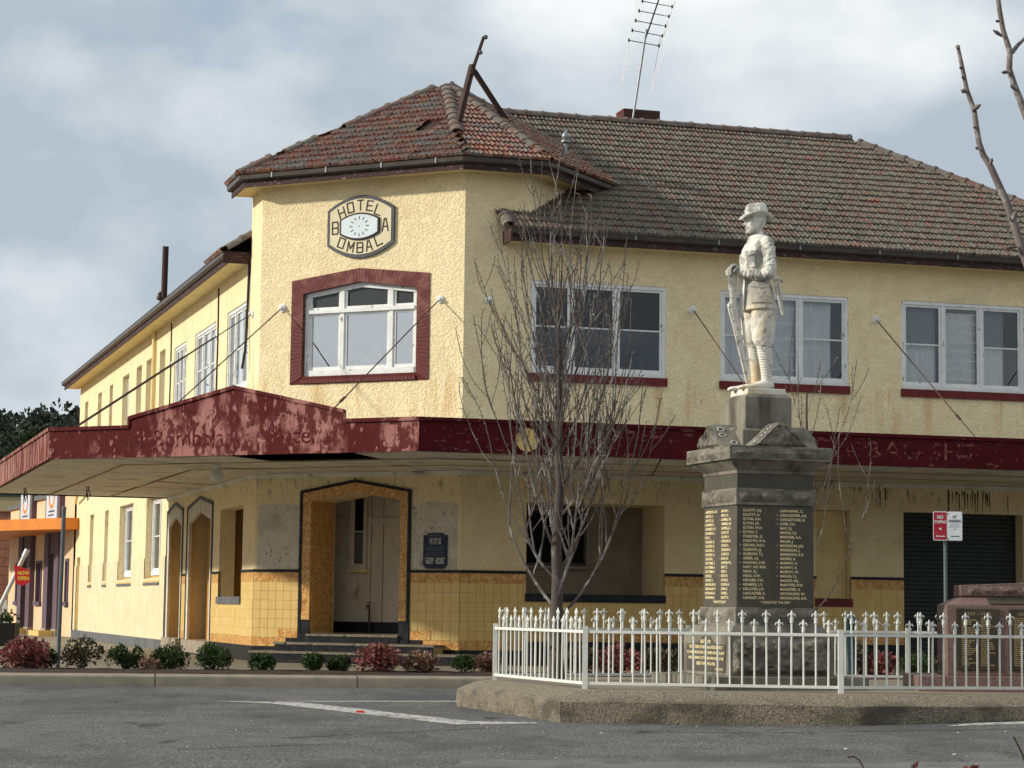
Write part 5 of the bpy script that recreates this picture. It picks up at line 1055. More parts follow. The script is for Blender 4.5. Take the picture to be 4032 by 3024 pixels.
# rifle, muzzle down
rf = MB()
def bar_(pts, n=10): rf.grid([[sp(f + a * math.cos(2 * math.pi * k / n), l + b * math.sin(2 * math.pi * k / n), z) for k in range(n)] for f, l, z, a, b in pts], True, True)
bar_([(.395, .01, 1.595, .058, .026), (.398, .01, 1.56, .066, .03), (.395, .01, 1.40, .064, .03), (.385, .01, 1.28, .056, .028), (.385, .01, 1.17, .046, .027), (.395, .01, 1.12, .054, .028), (.385, .01, 1.05, .06, .03), (.36, .01, .95, .056, .03), (.33, .01, .82, .05, .028), (.27, .01, .58, .042, .025), (.20, .01, .30, .034, .022), (.16, .01, .14, .030, .020), (.150, .01, .085, .026, .018)])
rf.tube([sp(.455, .01, 1.12), sp(.435, .01, 1.02), sp(.385, .01, .86), sp(.235, .01, .28), sp(.19, .01, .10)], [.016, .017, .016, .015, .014], 8)
rf.tube([sp(.44, .01, 1.14), sp(.46, .03, 1.10), sp(.455, .055, 1.085)], [.012, .012, .016], 6)
rf.tube([sp(.335 + .03 * math.cos(t), .01, 1.09 + .045 * math.sin(t)) for t in [k * .7 for k in range(10)]], .008, 5)
for z in (.90, .70, .40): f = .35 - (.95 - z) * .26; rf.tube([sp(f - .05, .01, z - .01), sp(f + .06, .01, z + .015)], .03, 8)
rfo = obj('rifle', rf, 'marble', sol, smooth=50)
m = MB(); m.grid([[sp(f - .012, l - .02, z), sp(f - .012, l + .02, z), sp(f + .012, l + .02, z), sp(f + .012, l - .02, z)] for f, l, z in ((.29, .03, 1.50), (.275, .03, 1.2), (.265, .03, 1.0), (.235, .03, .75), (.19, .025, .45), (.155, .02, .2), (.15, .02, .13))], True, True); obj('sling', m, 'marble', rfo)
m = MB(); m.grid([[sp(f + a * math.cos(k * math.pi / 4), l + .022 * math.sin(k * math.pi / 4), z) for k in range(8)] for f, l, z, a in ((-.095, .215, 1.60, .03), (-.105, .235, 1.50, .03), (-.11, .255, 1.44, .032), (-.135, .295, 1.25, .036), (-.16, .315, 1.08, .032), (-.185, .32, .97, .022))], True, True)
m.tube([sp(-.03, .29, 1.445), sp(-.11, .30, 1.45), sp(-.17, .30, 1.44), sp(-.19, .30, 1.405)], .018, 6); obj('bayonet', m, 'marble', sol, smooth=50)
# ---- pink granite memorial
GF = Frame((5.72, 29.15), hv(92), (math.cos(R_(92)), -math.sin(R_(92)))); GW = 2.9
pg = thing('granite_memorial', 'low pink granite memorial with bronze name plaques behind the white fence', 'memorial', GF.P(1.45, -.4, .49))
obj('plinth', fbox(MB(), GF, -.42, GW + .42, -1.1, .32, .46, .69), 'pink_granite', pg, bevel=.01)
obj('die', fbox(MB(), GF, 0, GW, -.8, 0, .69, 1.605), 'pink_granite', pg, bevel=.012)
m = MB(); P = GF.P; m.hexa([P(0, 0, 1.605), P(GW, 0, 1.605), P(GW, -.8, 1.605), P(0, -.8, 1.605), P(.24, -.18, 1.72), P(GW - .24, -.18, 1.72), P(GW - .24, -.62, 1.72), P(.24, -.62, 1.72)]); obj('sloped_shoulder', m, 'pink_granite', pg, bevel=.006)
obj('cap', fprism(MB(), GF, [(.20, 1.722), (GW - .20, 1.722), (GW - .20, 1.865), (GW / 2, 1.925), (.20, 1.865)], -.66, -.14), 'pink_granite', pg, bevel=.008)
rock(GF, .30, GW - .3, 1.735, 1.855, -.139, .05, 21.0, par=pg, mat='pink_rough'); 
LF = Frame((GF.P(0, 0, 0).x, GF.P(0, 0, 0).y), (-GF.n.x, -GF.n.y), (-GF.d.x, -GF.d.y)); rock(LF, .06, .74, .74, 1.56, .001, .03, 25.0, par=pg, mat='pink_rough')
wd = MB(); P = GF.P; wd.hexa([P(.55, .0, 1.625), P(2.35, .0, 1.625), P(2.35, -.1, 1.66), P(.55, -.1, 1.66), P(.55, -.05, 1.665), P(2.35, -.05, 1.665), P(2.35, -.14, 1.712), P(.55, -.14, 1.712)]); bar = obj('motto_bar', wd, 'bronze', pg)
tx, tf_ = text_geo('LEST WE FORGET', .07, 'CENTER', .0015); mm = MB(); mm.v = [tuple(GF.P(1.45 + x * 1.25, -.012 - (y + .0) * .9 - .033, 1.662 + y * .48)) for x, y, _ in tx]; mm.f = tf_; obj('lettering', mm, 'bronze_letter', bar, fix=False)
rg = random.Random(3)
for i, u0 in enumerate((.12, .80, 1.48, 2.16)):
    pq = obj('bronze_plaque', fbox(MB(), GF, u0, u0 + .56, -.01, .018, .76, 1.56), 'bronze', pg, bevel=.006)
    m = MB(); ftext(m, GF, '1939 - 1945', .062, u0 + .28, 1.49, .0195, 'CENTER', .0008, 1.15); obj('lettering', m, 'bronze_letter', pq, fix=False)
    m = MB()
    for c in (u0 + .07, u0 + .32):
        for k in range(24):
            x = c; n = rg.randint(2, 4)
            for w in range(n): L2 = rg.uniform(.02, .055); fbox(m, GF, x, x + L2, .017, .0195, 1.43 - k * .0265, 1.444 - k * .0265); x += L2 + .008
    stuff(obj('name_lines', m, 'bronze_letter', pq))
obj('bronze_wreath', MB().lathe(P(1.45, -.4, 1.90), [(.16, 0), (.20, .02), (.16, .05), (.04, .055)], 18), 'bronze', pg, smooth=40)
# ---- street things
sg = thing('parking_sign', 'red and white parking sign on a slim grey post', 'sign', (7.06, 36.4, .3)); SGF = Frame((7.09, 36.0), hv(93), (math.cos(R_(93)), -math.sin(R_(93))))
sz0, sz1 = 2.665, 3.135
obj('post', MB().tube([(7.06, 36.06, .2), (7.06, 36.06, 3.02)], .03, 10), 'pole_grey', sg, smooth=60)
def rr_(u0, u1, z0, z1, r):
    q = []
    for cx, cz, a in ((u1 - r, z1 - r, 0), (u0 + r, z1 - r, 90), (u0 + r, z0 + r, 180), (u1 - r, z0 + r, 270)): q += [(cx + r * math.cos(R_(a + k * 30)), cz + r * math.sin(R_(a + k * 30))) for k in range(4)]
    return q
for lab, u0, u1, mc, ink in (('red half', -.235, -.006, 'sign_red', 'sign_white'), ('white half', -.004, .235, 'sign_white', 'sign_ink')):
    pnl = obj('sign_plate', fprism(MB(), SGF, rr_(u0, u1, sz0, sz1, .022), -.004, .0), 'sign_white', sg); obj('sign_face', fprism(MB(), SGF, rr_(u0 + .01, u1 - .01, sz0 + .012, sz1 - .012, .02), 0, .0015), mc, pnl)
    m = MB(); c = (u0 + u1) / 2
    if ink == 'sign_white':
        m = [ftext(MB(), SGF, 'NO', .085, c, 3.04, .003, 'CENTER', .002, .75), ftext(MB(), SGF, 'STOPPING', .066, c, 2.963, .003, 'CENTER', .0018, .62),
        fprism(MB(), SGF, [(c - .025, 2.86), (c - .005, 2.875), (c + .02, 2.858), (c + .015, 2.828), (c - .004, 2.838)], .0016, .003), fprism(MB(), SGF, [(c - .07, 2.735), (c - .05, 2.752), (c - .05, 2.741), (c + .075, 2.741), (c + .075, 2.727), (c - .05, 2.727), (c - .05, 2.718)], .0016, .003)]
    else:
        m = [ftext(MB(), SGF, '45°', .066, c, 3.045, .003, 'CENTER', .0015, .85), ftext(MB(), SGF, 'PARKING', .066, c, 2.978, .003, 'CENTER', .0018, .72)] + [ftext(MB(), SGF, s, .028, c, 2.925 - k * .037, .003, 'CENTER', 0, .75) for k, s in enumerate(('REAR TO KERB', 'VEHICLES UNDER 6m', 'ONLY'))]
        m.append(fprism(MB(), SGF, [(c + .07, 2.735), (c + .05, 2.752), (c + .05, 2.741), (c - .07, 2.741), (c - .07, 2.727), (c + .05, 2.727), (c + .05, 2.718)], .0016, .003))
    for q_ in m: obj('lettering', q_, ink, pnl, fix=False)
m = MB()
for z in (3.10, 2.70): m.lathe(SGF.P(-.005, .0, z) - EV((0, 0, .008)), [(.008, 0), (.012, .008), (.008, .016)], 8)
obj('bolt', m, 'iron', sg)
bp = EV((5.74, 37.6, .35)); t = thing('bollard', 'dark green cast iron bollard with a wide cap behind the fence', 'bollard', bp)
obj('shaft', MB().lathe(bp, [(.12, 0), (.12, .08), (.085, .12), (.075, .9), (.09, .92), (.09, .97)], 14), 'bollard_green', t, smooth=45); obj('cap', MB().lathe(bp, [(.07, .965), (.13, 1.0), (.135, 1.03), (.07, 1.08), (.045, 1.10), (.02, 1.13)], 14), 'bollard_green', t, smooth=45)
pp_ = EV((-7.86, 39.0, .28)); t = thing('steel_post', 'plain round grey steel post rising from the garden bed', 'post', pp_)
obj('pole', MB().tube([pp_, pp_ + EV((.02, 0, 2.86))], .038, 12), 'pole_grey', t, smooth=60); obj('cap', MB().lathe(pp_ + EV((.02, 0, 2.86)), [(.042, -.04), (.042, .0), (.03, .025), (.008, .035)], 12), 'pole_grey', t, smooth=50)
fb = EV((-13.05, 55, .28)); ft = EV((-11.95, 55, 2.72)); t = thing('open_flag', 'leaning pole with a red pennant reading NOW OPEN outside the shop', 'flag', fb)
obj('pole', MB().tube([fb, ft], .055, 10), 'pvc_white', t, smooth=60); obj('tip', MB().tube([ft - (ft - fb).normalized() * .12, ft + (ft - fb).normalized() * .06], .068, 10), 'sign_white', t)
NF = Frame((-12.22, 54.9), hv(96), (math.cos(R_(96)), -math.sin(R_(96)))); fl_ = obj('pennant', fprism(MB(), NF, [(.0, 2.40), (.40, 2.27), (.42, 1.98), (.24, 1.88), (.05, 1.93)], -.006, .006), 'red_flag', t)
for w_, z_ in (('NOW', 2.19), ('OPEN', 2.06)): obj('lettering', ftext(MB(), NF, w_, .125, .245, z_, .009, 'CENTER', .004, .9), 'flag_yellow', fl_, fix=False)
# ---------------------------------------------------------------- plants
def leaf_quad(mb, p, d, s, r):
    d = d.normalized(); a = d.cross(EV((r.uniform(-1, 1), r.uniform(-1, 1), r.uniform(-1, 1)))).normalized() * s * .36; u = d.cross(a).normalized() * s * .1
    mb.poly([p, p + d * s * .5 + a + u, p + d * s, p + d * s * .5 - a + u])
def shrub(x, y, w, h, leafmat, name, label, dens=1.0, seed=0, flat=.75, ls=.055, group=None):
    r = random.Random(seed); b = EV((x, y, pz(x, y) + .005)); t = thing(name, label, 'shrub', b, group); stems = MB(); lv = MB(); n = int(1300 * dens)
    for k in range(11):
        q = EV((r.gauss(0, w * .25), r.gauss(0, w * .25), h * r.uniform(.5, .9))); stems.tube([b - EV((0, 0, .03)), b + q * .5 + EV((0, 0, .03)), b + q], [.012, .008, .003], 5)
    clumps = [(EV((r.gauss(0, .26) * w, r.gauss(0, .26) * w, h * r.uniform(.22, .92))), r.uniform(.10, .2) * w) for _ in range(34)]
    for k in range(n):
        c, cr = r.choice(clumps); v = EV((r.gauss(0, 1), r.gauss(0, 1), r.gauss(0, 1))).normalized(); p = c + v * cr * r.uniform(.5, 1.15)
        e = (p.x / (w * .52)) ** 2 + (p.y / (w * .52)) ** 2 + ((p.z - h * .5) / (h * .56)) ** 2
        if e > 1.15 or p.z < .02: continue
        leaf_quad(lv, b + p, v + EV((0, 0, .5)) + EV((p.x, p.y, 0)) * 1.5, ls * r.uniform(.7, 1.3), r)
    obj('stem', stems, 'bark', t); obj('foliage', lv, leafmat, t, fix=False)
G_ = 'round clipped shrubs along the kerb'
for i, s in enumerate([
    (-8.20, 38.0, .86, .50, 'leaf_red', 'red_shrub', 'large crimson leaved shrub beside the plain steel post', 1.5, .07),
    (-8.30, 39.2, .40, .26, 'leaf_green', 'low_shrub', 'small low green shrub between the crimson shrub and steel post', .6, .05),
    (-7.98, 38.6, .40, .34, 'leaf_green', 'low_shrub', 'loose green shrub at the foot of the plain steel post', .7, .05),
    (-7.25, 38.0, .64, .54, 'leaf_brown', 'open_shrub', 'loose brownish shrub just right of the steel post', 1.0, .06),
    (-6.60, 38.5, .60, .42, 'leaf_green', 'round_shrub', 'round dark green shrub between two brownish shrubs', 3.6, .036),
    (-6.10, 37.9, .36, .22, 'leaf_pale', 'twiggy_shrub', 'tiny twiggy brown shrub among the round green shrubs', .4, .05),
    (-5.85, 38.7, .62, .44, 'leaf_green', 'round_shrub', 'round dark green shrub in front of the narrow pointed recess', 3.6, .036),
    (-5.05, 38.3, .58, .44, 'leaf_green', 'round_shrub', 'round dark green shrub in front of the wide pointed recess', 3.6, .036),
    (-4.22, 38.2, .42, .30, 'leaf_green', 'round_shrub', 'small round green shrub left of the entrance steps', 3.0, .032),
    (-3.36, 38.4, .42, .31, 'leaf_green', 'round_shrub', 'small round green shrub below the left side of the entrance', 3.0, .032),
    (-2.92, 38.6, .38, .27, 'leaf_green', 'round_shrub', 'small round green shrub below the middle of the entrance', 3.0, .032),
    (-2.25, 38.4, .78, .46, 'leaf_red', 'red_shrub', 'spreading pinkish red shrub below the right side of the entrance', 1.2, .065),
    (-1.50, 38.4, .58, .36, 'leaf_pale', 'pale_shrub', 'pale pinkish brown shrub beside the end of the steps', .8, .065),
    (-.78, 38.9, .42, .28, 'leaf_green', 'mixed_shrub', 'green shrub with a few pale leaves near the white fence', 1.0, .045),
    (-.36, 38.9, .42, .36, 'leaf_pale', 'pale_shrub', 'pale brown shrub close behind the white fence corner', .8, .06),
    (1.25, 39.2, .8, .42, 'leaf_brown', 'open_shrub', 'brownish shrub seen through the fence left of the pedestal', 1.1, .065),
    (1.95, 39.3, .9, .46, 'leaf_red', 'red_shrub', 'reddish shrub seen through the fence just left of the pedestal', 1.1, .065),
    (2.7, 39.4, .8, .42, 'leaf_brown', 'open_shrub', 'brown green shrub seen through the fence against the pedestal', 1.1, .065),
    (6.0, 39.6, .8, .58, 'leaf_brown', 'open_shrub', 'bronze leaved shrub beside the dark green bollard', 1.1, .07),
    (6.55, 39.4, .6, .42, 'leaf_red', 'red_shrub', 'bright reddish pink shrub right of the dark green bollard', 1.0, .07),
    (7.35, 39.8, .9, .36, 'leaf_green', 'low_shrub', 'low bright green shrub left of the pink granite memorial', 1.6, .05)]):
    shrub(s[0], s[1], s[2], s[3], s[4], s[5], s[6], s[7], 100 + i, ls=s[8])
# ---- bare ornamental pear trees
def bare_tree(x, y, z, hgt, wid, n1, label, seed, trunk_r=.09, low=.16, top=.72, rmin=.0055, dens=1.0):
    """central leader with limbs that leave it at a wide angle and sweep up into long straight shoots set with short spurs"""
    r = random.Random(seed); t = thing('bare_tree', label, 'tree', (x, y, z)); tk_ = MB(); cr = MB(); B = EV((x, y, z))
    trunk = [B + EV((.05 * noise.noise((k * .6, seed, 0)), .05 * noise.noise((k * .6, seed, 9)), hgt * top * k / 12)) for k in range(13)]
    trunk[0] = B - EV((0, 0, .05)); tk_.tube(trunk, [trunk_r * (1 - .062 * k) * (1.25 if k == 0 else 1) for k in range(13)], 9)
    def spur(p, d, s, rr):
        a = d.cross(EV((r.uniform(-1, 1), r.uniform(-1, 1), r.uniform(-1, 1)))).normalized(); q = p + (a + d * .55).normalized() * s; cr.tube([p, q], [.0045, .0055], 3)
    def grow(p, d, ln_, r0, depth, up):
        n = max(5, int(ln_ / .12)); pts = [p]; rad = [r0]
        for k in range(n):
            tgt = EV((d.x * .25, d.y * .25, 1)); d = (d + tgt * up + EV((r.gauss(0, .07), r.gauss(0, .07), 0))).normalized(); p = p + d * (ln_ / n); pts.append(p.copy()); rad.append(max(rmin, r0 * (1 - .78 * (k + 1) / n)))
            if r.random() < .85 and k > 0: spur(p, d, r.uniform(.025, .065), rad[-1])
            if depth > 0 and 1 < k < n - 3 and r.random() < (.24 if depth > 1 else .09) * dens:
                a = EV((r.gauss(0, 1), r.gauss(0, 1), 0)).normalized(); grow(p, (d * .8 + a * .6).normalized(), ln_ * (1 - k / n) * r.uniform(.65, 1.0), max(rmin, rad[-1] * .72), depth - 1, .16)
        cr.tube(pts, rad, 5)
    for k in range(n1):
        f = low + (1 - low) * (k / n1) ** 1.05; i = f * 12; j = min(11, int(i)); p = trunk[j].lerp(trunk[j + 1], i - j); a = k * 2.4 + r.uniform(-.5, .5)
        out = EV((math.cos(a), math.sin(a), 0)); w = wid * (1.15 - .55 * f); tipz = hgt * (.62 + .38 * f) * r.uniform(.80, 1.02) + z - .25 * hgt * max(0, .45 - f)
        ln_ = max(.6, (tipz - p.z) * 1.06); grow(p, (out * w + EV((0, 0, .34 + .35 * f))).normalized(), ln_, trunk_r * .21 * (1.15 - f * .45), 2, .16 + .05 * f)
    obj('trunk', tk_, 'bark', t, smooth=60); obj('crown', cr, 'bark_twig', t, smooth=70, fix=False)
bare_tree(.66, 30.9, .49, 7.6, .54, 32, 'bare upright tree inside the white fence before the hotel corner', 11, .10)
bare_tree(4.45, 33.3, .45, 6.0, .6, 11, 'slim bare tree rising behind the soldier pedestal', 5, .055, .22, dens=.8)
# near tree whose twigs reach into the right of the view; its trunk stands outside the frame
nt_ = thing('bare_tree', 'grey brown budded branches reaching in close beside the roof hip', 'tree', (2.9, 7.0, .03)); tk_ = MB(); br = MB()
def near(pts, y): return [EV(((px - 1106) / 4793 * y, y, 1.5 + (1312 + .0125 * (px - 1106) - py) / 4793 * y)) for px, py in pts]
q1 = near([(2081, 86), (2089, 126), (2099, 178), (2115, 225), (2119, 258), (2125, 297), (2134, 324), (2150, 350), (2167, 390), (2183, 426), (2196, 463), (2206, 496), (2216, 530), (2240, 600), (2290, 720)], 7.0)
q2 = near([(2173, 0), (2180, 43), (2195, 93), (2193, 132), (2203, 165), (2214, 195), (2240, 270), (2300, 400)], 7.0); q2 = near([(2166, -60)], 7.0) + q2
br.tube(q1, [.006, .007, .0075, .0085, .009, .0095, .010, .011, .012, .0125, .013, .0135, .014, .015, .018], 9); br.tube(q2, [.0075, .008, .0085, .0095, .010, .0105, .011, .012, .014], 9); br.tube(near([(2199, 95), (2212, 78), (2230, 60)], 7.0), [.008, .0065, .005], 7)
for (px, py, dx, dy, s) in ((2110, 225, 20, -14, 1), (2098, 183, -12, -4, 1), (2118, 262, -5, 0, .7), (2123, 310, -6, -2, .7), (2150, 345, 3, -14, .8), (2196, 470, 10, -22, 1.1), (2180, 460, -16, -4, .9), (2205, 528, -26, 2, .9), (2178, 58, -20, -14, .8), (2190, 139, -14, 0, .8), (2207, 178, -12, -10, .8), (2172, 25, -8, -2, .6), (2090, 130, -7, -2, .6), (2095, 155, -7, -6, .6), (2081, 86, -2, -8, 1)):
    A = near([(px, py)], 6.99)[0]; B2 = near([(px + dx, py + dy)], 6.98)[0]; m_ = A.lerp(B2, .6); br.tube([A, m_, B2], [.005 * s, .0085 * s, .002], 6)
T0 = EV((2.9, 7.0, 0)); tk_.tube([T0, T0 + EV((-.03, 0, 1.2)), T0 + EV((-.02, 0, 2.0)), T0 + EV((-.1, 0, 3.6))], [.06, .05, .04, .015], 9); br.tube([T0 + EV((-.02, 0, 1.75)), T0 + EV((-.6, 0, 2.0)), q1[-1]], [.03, .024, .02], 8); br.tube([T0 + EV((-.03, 0, 1.95)), T0 + EV((-.5, 0, 2.5)), q2[-1]], [.028, .02, .018], 8)
obj('trunk', tk_, 'bark', nt_, smooth=60); obj('branch', br, 'branch_near', nt_, smooth=60, fix=False)
# foreground garden twigs at the bottom edge and a drooping twig at the left edge
def sprig(label, pts, y, r, leaves=(), mat='bark'):
    q = near(pts, y); b = EV((q[-1].x + .05, y, 0.0)); t = thing('garden_sprig', label, 'plant', b); m = MB(); m.tube(q + [b], r, 6); obj('stem', m, mat, t, smooth=60)
    lv = MB(); rr = random.Random(len(pts))
    for px, py, dx, dy in leaves: p = near([(px, py)], y)[0]; e_ = near([(px + dx, py + dy)], y)[0]; d = e_ - p; w = d.cross(EV((0, 1, .2))).normalized() * d.length * .28; lv.poly([p, p.lerp(e_, .4) + w, e_, p.lerp(e_, .5) - w + EV((0, .004, 0))])
    if leaves: obj('leaf', lv, 'leaf_red', t, fix=False)
sprig('thin bare curling twig standing before the road patch', [(1832, 1631), (1845, 1629), (1857, 1636), (1868, 1655), (1876, 1690)], 8.0, .0035)
sprig('dark red leafed sprig tip standing before the road', [(1972, 1646), (1970, 1670), (1968, 1720)], 8.0, .004, [(1972, 1656, 12, -18), (1972, 1656, -14, 8), (1972, 1658, -4, -12)])
sprig('taller dark red leafed sprig standing before the road', [(2095, 1652), (2096, 1680), (2096, 1730)], 8.0, .004, [(2095, 1656, -18, -6), (2095, 1656, 20, -8), (2095, 1658, 6, -14)])
sprig('thin straight dark twig slanting up before the road line', [(2187, 1587), (2196, 1604), (2206, 1625), (2225, 1680)], 8.0, .004)
# ---------------------------------------------------------------- neighbouring shop
SF_ = Frame((-15.2, 77.0), (-.375, .927), (-.927, -.375))
shp = thing('corner_shop', 'cream shop with mauve pilasters and a bright orange awning', 'shop', (-16, 80, .3))
ops = [(2.1, 3.25, .35, 3.2, .5), (5.35, 6.5, 1.5, 2.98, .2), (7.75, 8.7, .35, 3.14, .5), (.2, .8, 1.3, 3.0, .2), (10.3, 10.9, 1.4, 3.0, .2)]
obj('wall', wall(SF_, -.5, 12.7, .2, 5.25, ops), 'shop_wall', shp)
ev_ = MB(); a, b, c, d = SF_.P(12.7, 0, 0), SF_.P(12.7, -9, 0), SF_.P(-.5, -9, 0), SF_.P(-.5, 0, 0)
for p, q in ((a, b), (b, c)): ev_.poly([(p.x, p.y, .2), (q.x, q.y, .2), (q.x, q.y, 5.2), (p.x, p.y, 5.2)])
ev_.poly([(p.x, p.y, 5.0) for p in (a, b, c, d)]); obj('side_wall', ev_, 'shop_wall', shp)
for u0, u1, o in ((1.35, 2.1, .18), (3.25, 4.1, .18), (6.9, 7.7, .18), (8.75, 9.55, .18)):
    obj('pilaster', fbox(MB(), SF_, u0, u1, -.02, o, .55, 5.5), 'shop_purple', shp); obj('pilaster_base', fbox(MB(), SF_, u0 - .03, u1 + .03, -.02, o + .03, .2, .55), 'concrete', shp)
for u0, u1 in ((2.1, 3.25), (7.7, 8.75)): obj('door_head', fbox(MB(), SF_, u0, u1, -.02, .12, 3.2, 4.0), 'shop_purple', shp); obj('door', fbox(MB(), SF_, u0, u1, -.5, -.42, .3, 3.2), 'black_void', shp); obj('step', fbox(MB(), SF_, u0 - .6, u1 + .3, .2, .75, .2, .48), 'yellow_paint', shp)
for u0, u1 in ((5.35, 6.5), (.2, .8), (10.3, 10.9)):
    w = obj('window', fbox(fbox(fbox(fbox(MB(), SF_, u0, u0 + .12, -.1, .04, 1.4, 3.0), SF_, u1 - .12, u1, -.1, .04, 1.4, 3.0), SF_, u0, u1, -.1, .041, 2.9, 3.0), SF_, u0 - .08, u1 + .08, -.1, .1, 1.35, 1.5), 'shop_purple', shp); obj('pane', fbox(MB(), SF_, u0 + .1, u1 - .1, -.06, -.05, 1.45, 2.95), 'glass_sky', w)
    rm2 = MB(); fbox(rm2, SF_, u0 - .1, u1 + .1, -.6, -.5, 1.2, 3.2); obj('blind', rm2, 'curtain', w)
for u0, u1 in ((1.55, 3.6), (7.05, 9.0)):
    s_ = obj('sign_panel', fbox(MB(), SF_, u0, u1, .18, .24, 4.4, 5.6), 'shop_sign', shp); m = MB(); c = (u0 + u1) / 2
    ri = []
    for rr0 in (.40, .28): ri.append([SF_.P(c + rr0 * 1.4 * math.cos(k * .262), .245, 5.2 + rr0 * math.sin(k * .262)) for k in range(25)])
    m.grid([r[:13] for r in ri]); obj('logo_arc', m, 'shop_purple', s_, fix=False); m = MB(); m.grid([r[12:] for r in ri]); obj('logo_arc', m, 'orange', s_, fix=False)
    m = MB(); fbox(m, SF_, c - .6, c + .5, .24, .247, 4.68, 4.74); fbox(m, SF_, c - .5, c + .6, .24, .247, 4.55, 4.60); obj('lettering', m, 'sign_ink', s_)
obj('parapet_cap', fbox(MB(), SF_, 4.1, 6.9, -.1, .12, 5.25, 5.42), 'pole_grey', shp); obj('parapet_cap', fbox(MB(), SF_, 9.55, 12.75, -.1, .12, 5.1, 5.24), 'pole_grey', shp)
ao = MB(); pts = [(-1.9, 0), (-1.9, .6), (4.0, 3.0), (13.2, 3.0), (13.2, 0)]; pl_ = [SF_.P(u, o, 0) for u, o in pts]; hprism(ao, [(p.x, p.y) for p in pl_], 3.95, 4.33); obj('awning', ao, 'orange', shp)
t = thing('planter_box', 'square black planter box with a small plant by the shop', 'planter', (-13.65, 60, .3)); obj('box', MB().hexa([(-14.1, 59.8, .3), (-13.25, 59.8, .3), (-13.25, 60.4, .3), (-14.1, 60.4, .3), (-14.12, 59.78, .92), (-13.23, 59.78, .92), (-13.23, 60.42, .92), (-14.12, 60.42, .92)]), 'planter', t, bevel=.02)
lv = MB(); r = random.Random(4)
for k in range(120): leaf_quad(lv, EV((-13.6 + r.gauss(0, .15), 60.1 + r.gauss(0, .1), .9 + abs(r.gauss(0, .12)))), EV((r.gauss(0, 1), r.gauss(0, 1), 1.2)), .12, r)
obj('foliage', lv, 'leaf_green', t, fix=False)
pf = thing('paling_fence', 'short run of white palings beyond the shop', 'fence', (-22, 95, .3))
for k in range(14): obj('paling', fbox(MB(), Frame((-24.6, 95), (1, 0), (0, -1)), k * .25, k * .25 + .2, 0, .04, .3, 1.55), 'pvc_white', pf)
obj('rail', fbox(MB(), Frame((-24.6, 95), (1, 0), (0, -1)), 0, 3.5, -.06, 0, 1.2, 1.3), 'pvc_white', pf)
BF = Frame((-26, 112), (1, 0), (0, -1)); bb = thing('brick_building', 'red brown brick building with a tan parapet beyond the shop', 'building', (-24, 114, .3))
mk('far_brick', (.30, .13, .08), (.24, .10, .065), 3, rough=.9); mk('far_parapet', (.35, .30, .18), rough=.8)
obj('wall', fbox(MB(), BF, -8, 4.5, -12, 0, .2, 6.0), 'far_brick', bb); obj('parapet', fbox(MB(), BF, -8.1, 4.6, -12.1, .12, 6.0, 6.75), 'far_parapet', bb); obj('coping', fbox(MB(), BF, -8.2, 4.7, -12.2, .2, 6.75, 6.95), 'bollard_green', bb); obj('roof_unit', fbox(MB(), BF, 1.4, 2.2, -2, -1, 6.95, 7.5), 'sign_white', bb)
for k in range(5):
    for j in range(12):
        obj('brick_course', fbox(MB(), BF, -2 + k * 1.3, -.72 + k * 1.3, 0, .02, .6 + j * .44, .6 + j * .44 + .40), 'far_brick', bb)
# ---------------------------------------------------------------- hill with gum trees
hm = MB(); rows = []
for j in range(12):
    rows.append([(x, 150 + j * 22, -.5 + (26.5 * (1 - math.cos(math.pi * min(1, j / 8))) / 2) * (.85 + .3 * noise.noise((x * .011, j * .2, 0))) * (1 if x < 30 else max(.3, 1 - (x - 30) / 200))) for x in range(-320, 321, 20)])
hm.grid(rows); struct(obj('hill', hm, 'hill_ground', smooth=80))
def hz(x, y):
    j = (y - 150) / 22; return -.5 + (26.5 * (1 - math.cos(math.pi * min(1, max(0, j) / 8))) / 2) * (.85 + .3 * noise.noise((x * .011, j * .2, 0)))
def gum(mb, tr_, x, y, z, h, r, w=None, q=260, ls=1.0):
    w = w or h * .36; cl = [(EV((r.gauss(0, .42) * w, r.gauss(0, .42) * w, h * r.uniform(.45, 1.0))), w * r.uniform(.2, .42)) for _ in range(12)]
    B = EV((x, y, z)); tr_.tube([B - EV((0, 0, .5)), B + EV((r.gauss(0, .3), 0, h * .5)), B + EV((r.gauss(0, .6), 0, h * .85))], [h * .022, h * .015, h * .006], 5)
    for c, _ in cl[:6]: tr_.tube([B + EV((0, 0, h * .35)), B + c], [h * .009, h * .003], 4)
    for k in range(q):
        c, cr = r.choice(cl); v = EV((r.gauss(0, 1), r.gauss(0, 1), r.gauss(0, .8))).normalized(); p = B + c + v * cr * r.uniform(.55, 1.1); leaf_quad(mb, p, v + EV((0, 0, .4)), ls * r.uniform(.6, 1.3), r)
r = random.Random(21); wl, wtk = MB(), MB()
for k in range(300):
    y = r.uniform(165, 345); x = -y * .235 + r.uniform(-18, 22) * (y / 200) ; gum(wl, wtk, x, y, hz(x, y) - 1.5, r.uniform(5, 7.5), r, w=3.4, q=240, ls=.8)
stuff(obj('wood', wl, 'gum_leaf', fix=False)); stuff(obj('wood_trunks', wtk, 'bark'))
for i, (x, y, h, lab) in enumerate(((-50.5, 232, 11, 'tall open gum tree on the hill beside the hotel gable'), (-63, 250, 8, 'round topped gum tree alone on the hill skyline'), (-71, 285, 8, 'dark gum tree at the far end of the hill skyline'))):
    a, b = MB(), MB(); gum(a, b, x, y, hz(x, y) - .5, h, random.Random(60 + i), w=h * .30, q=1100, ls=.42); t = thing('gum_tree', lab, 'tree', (x, y, hz(x, y) - .5)); obj('trunk', b, 'bark', t); obj('crown', a, 'gum_leaf', t, fix=False)
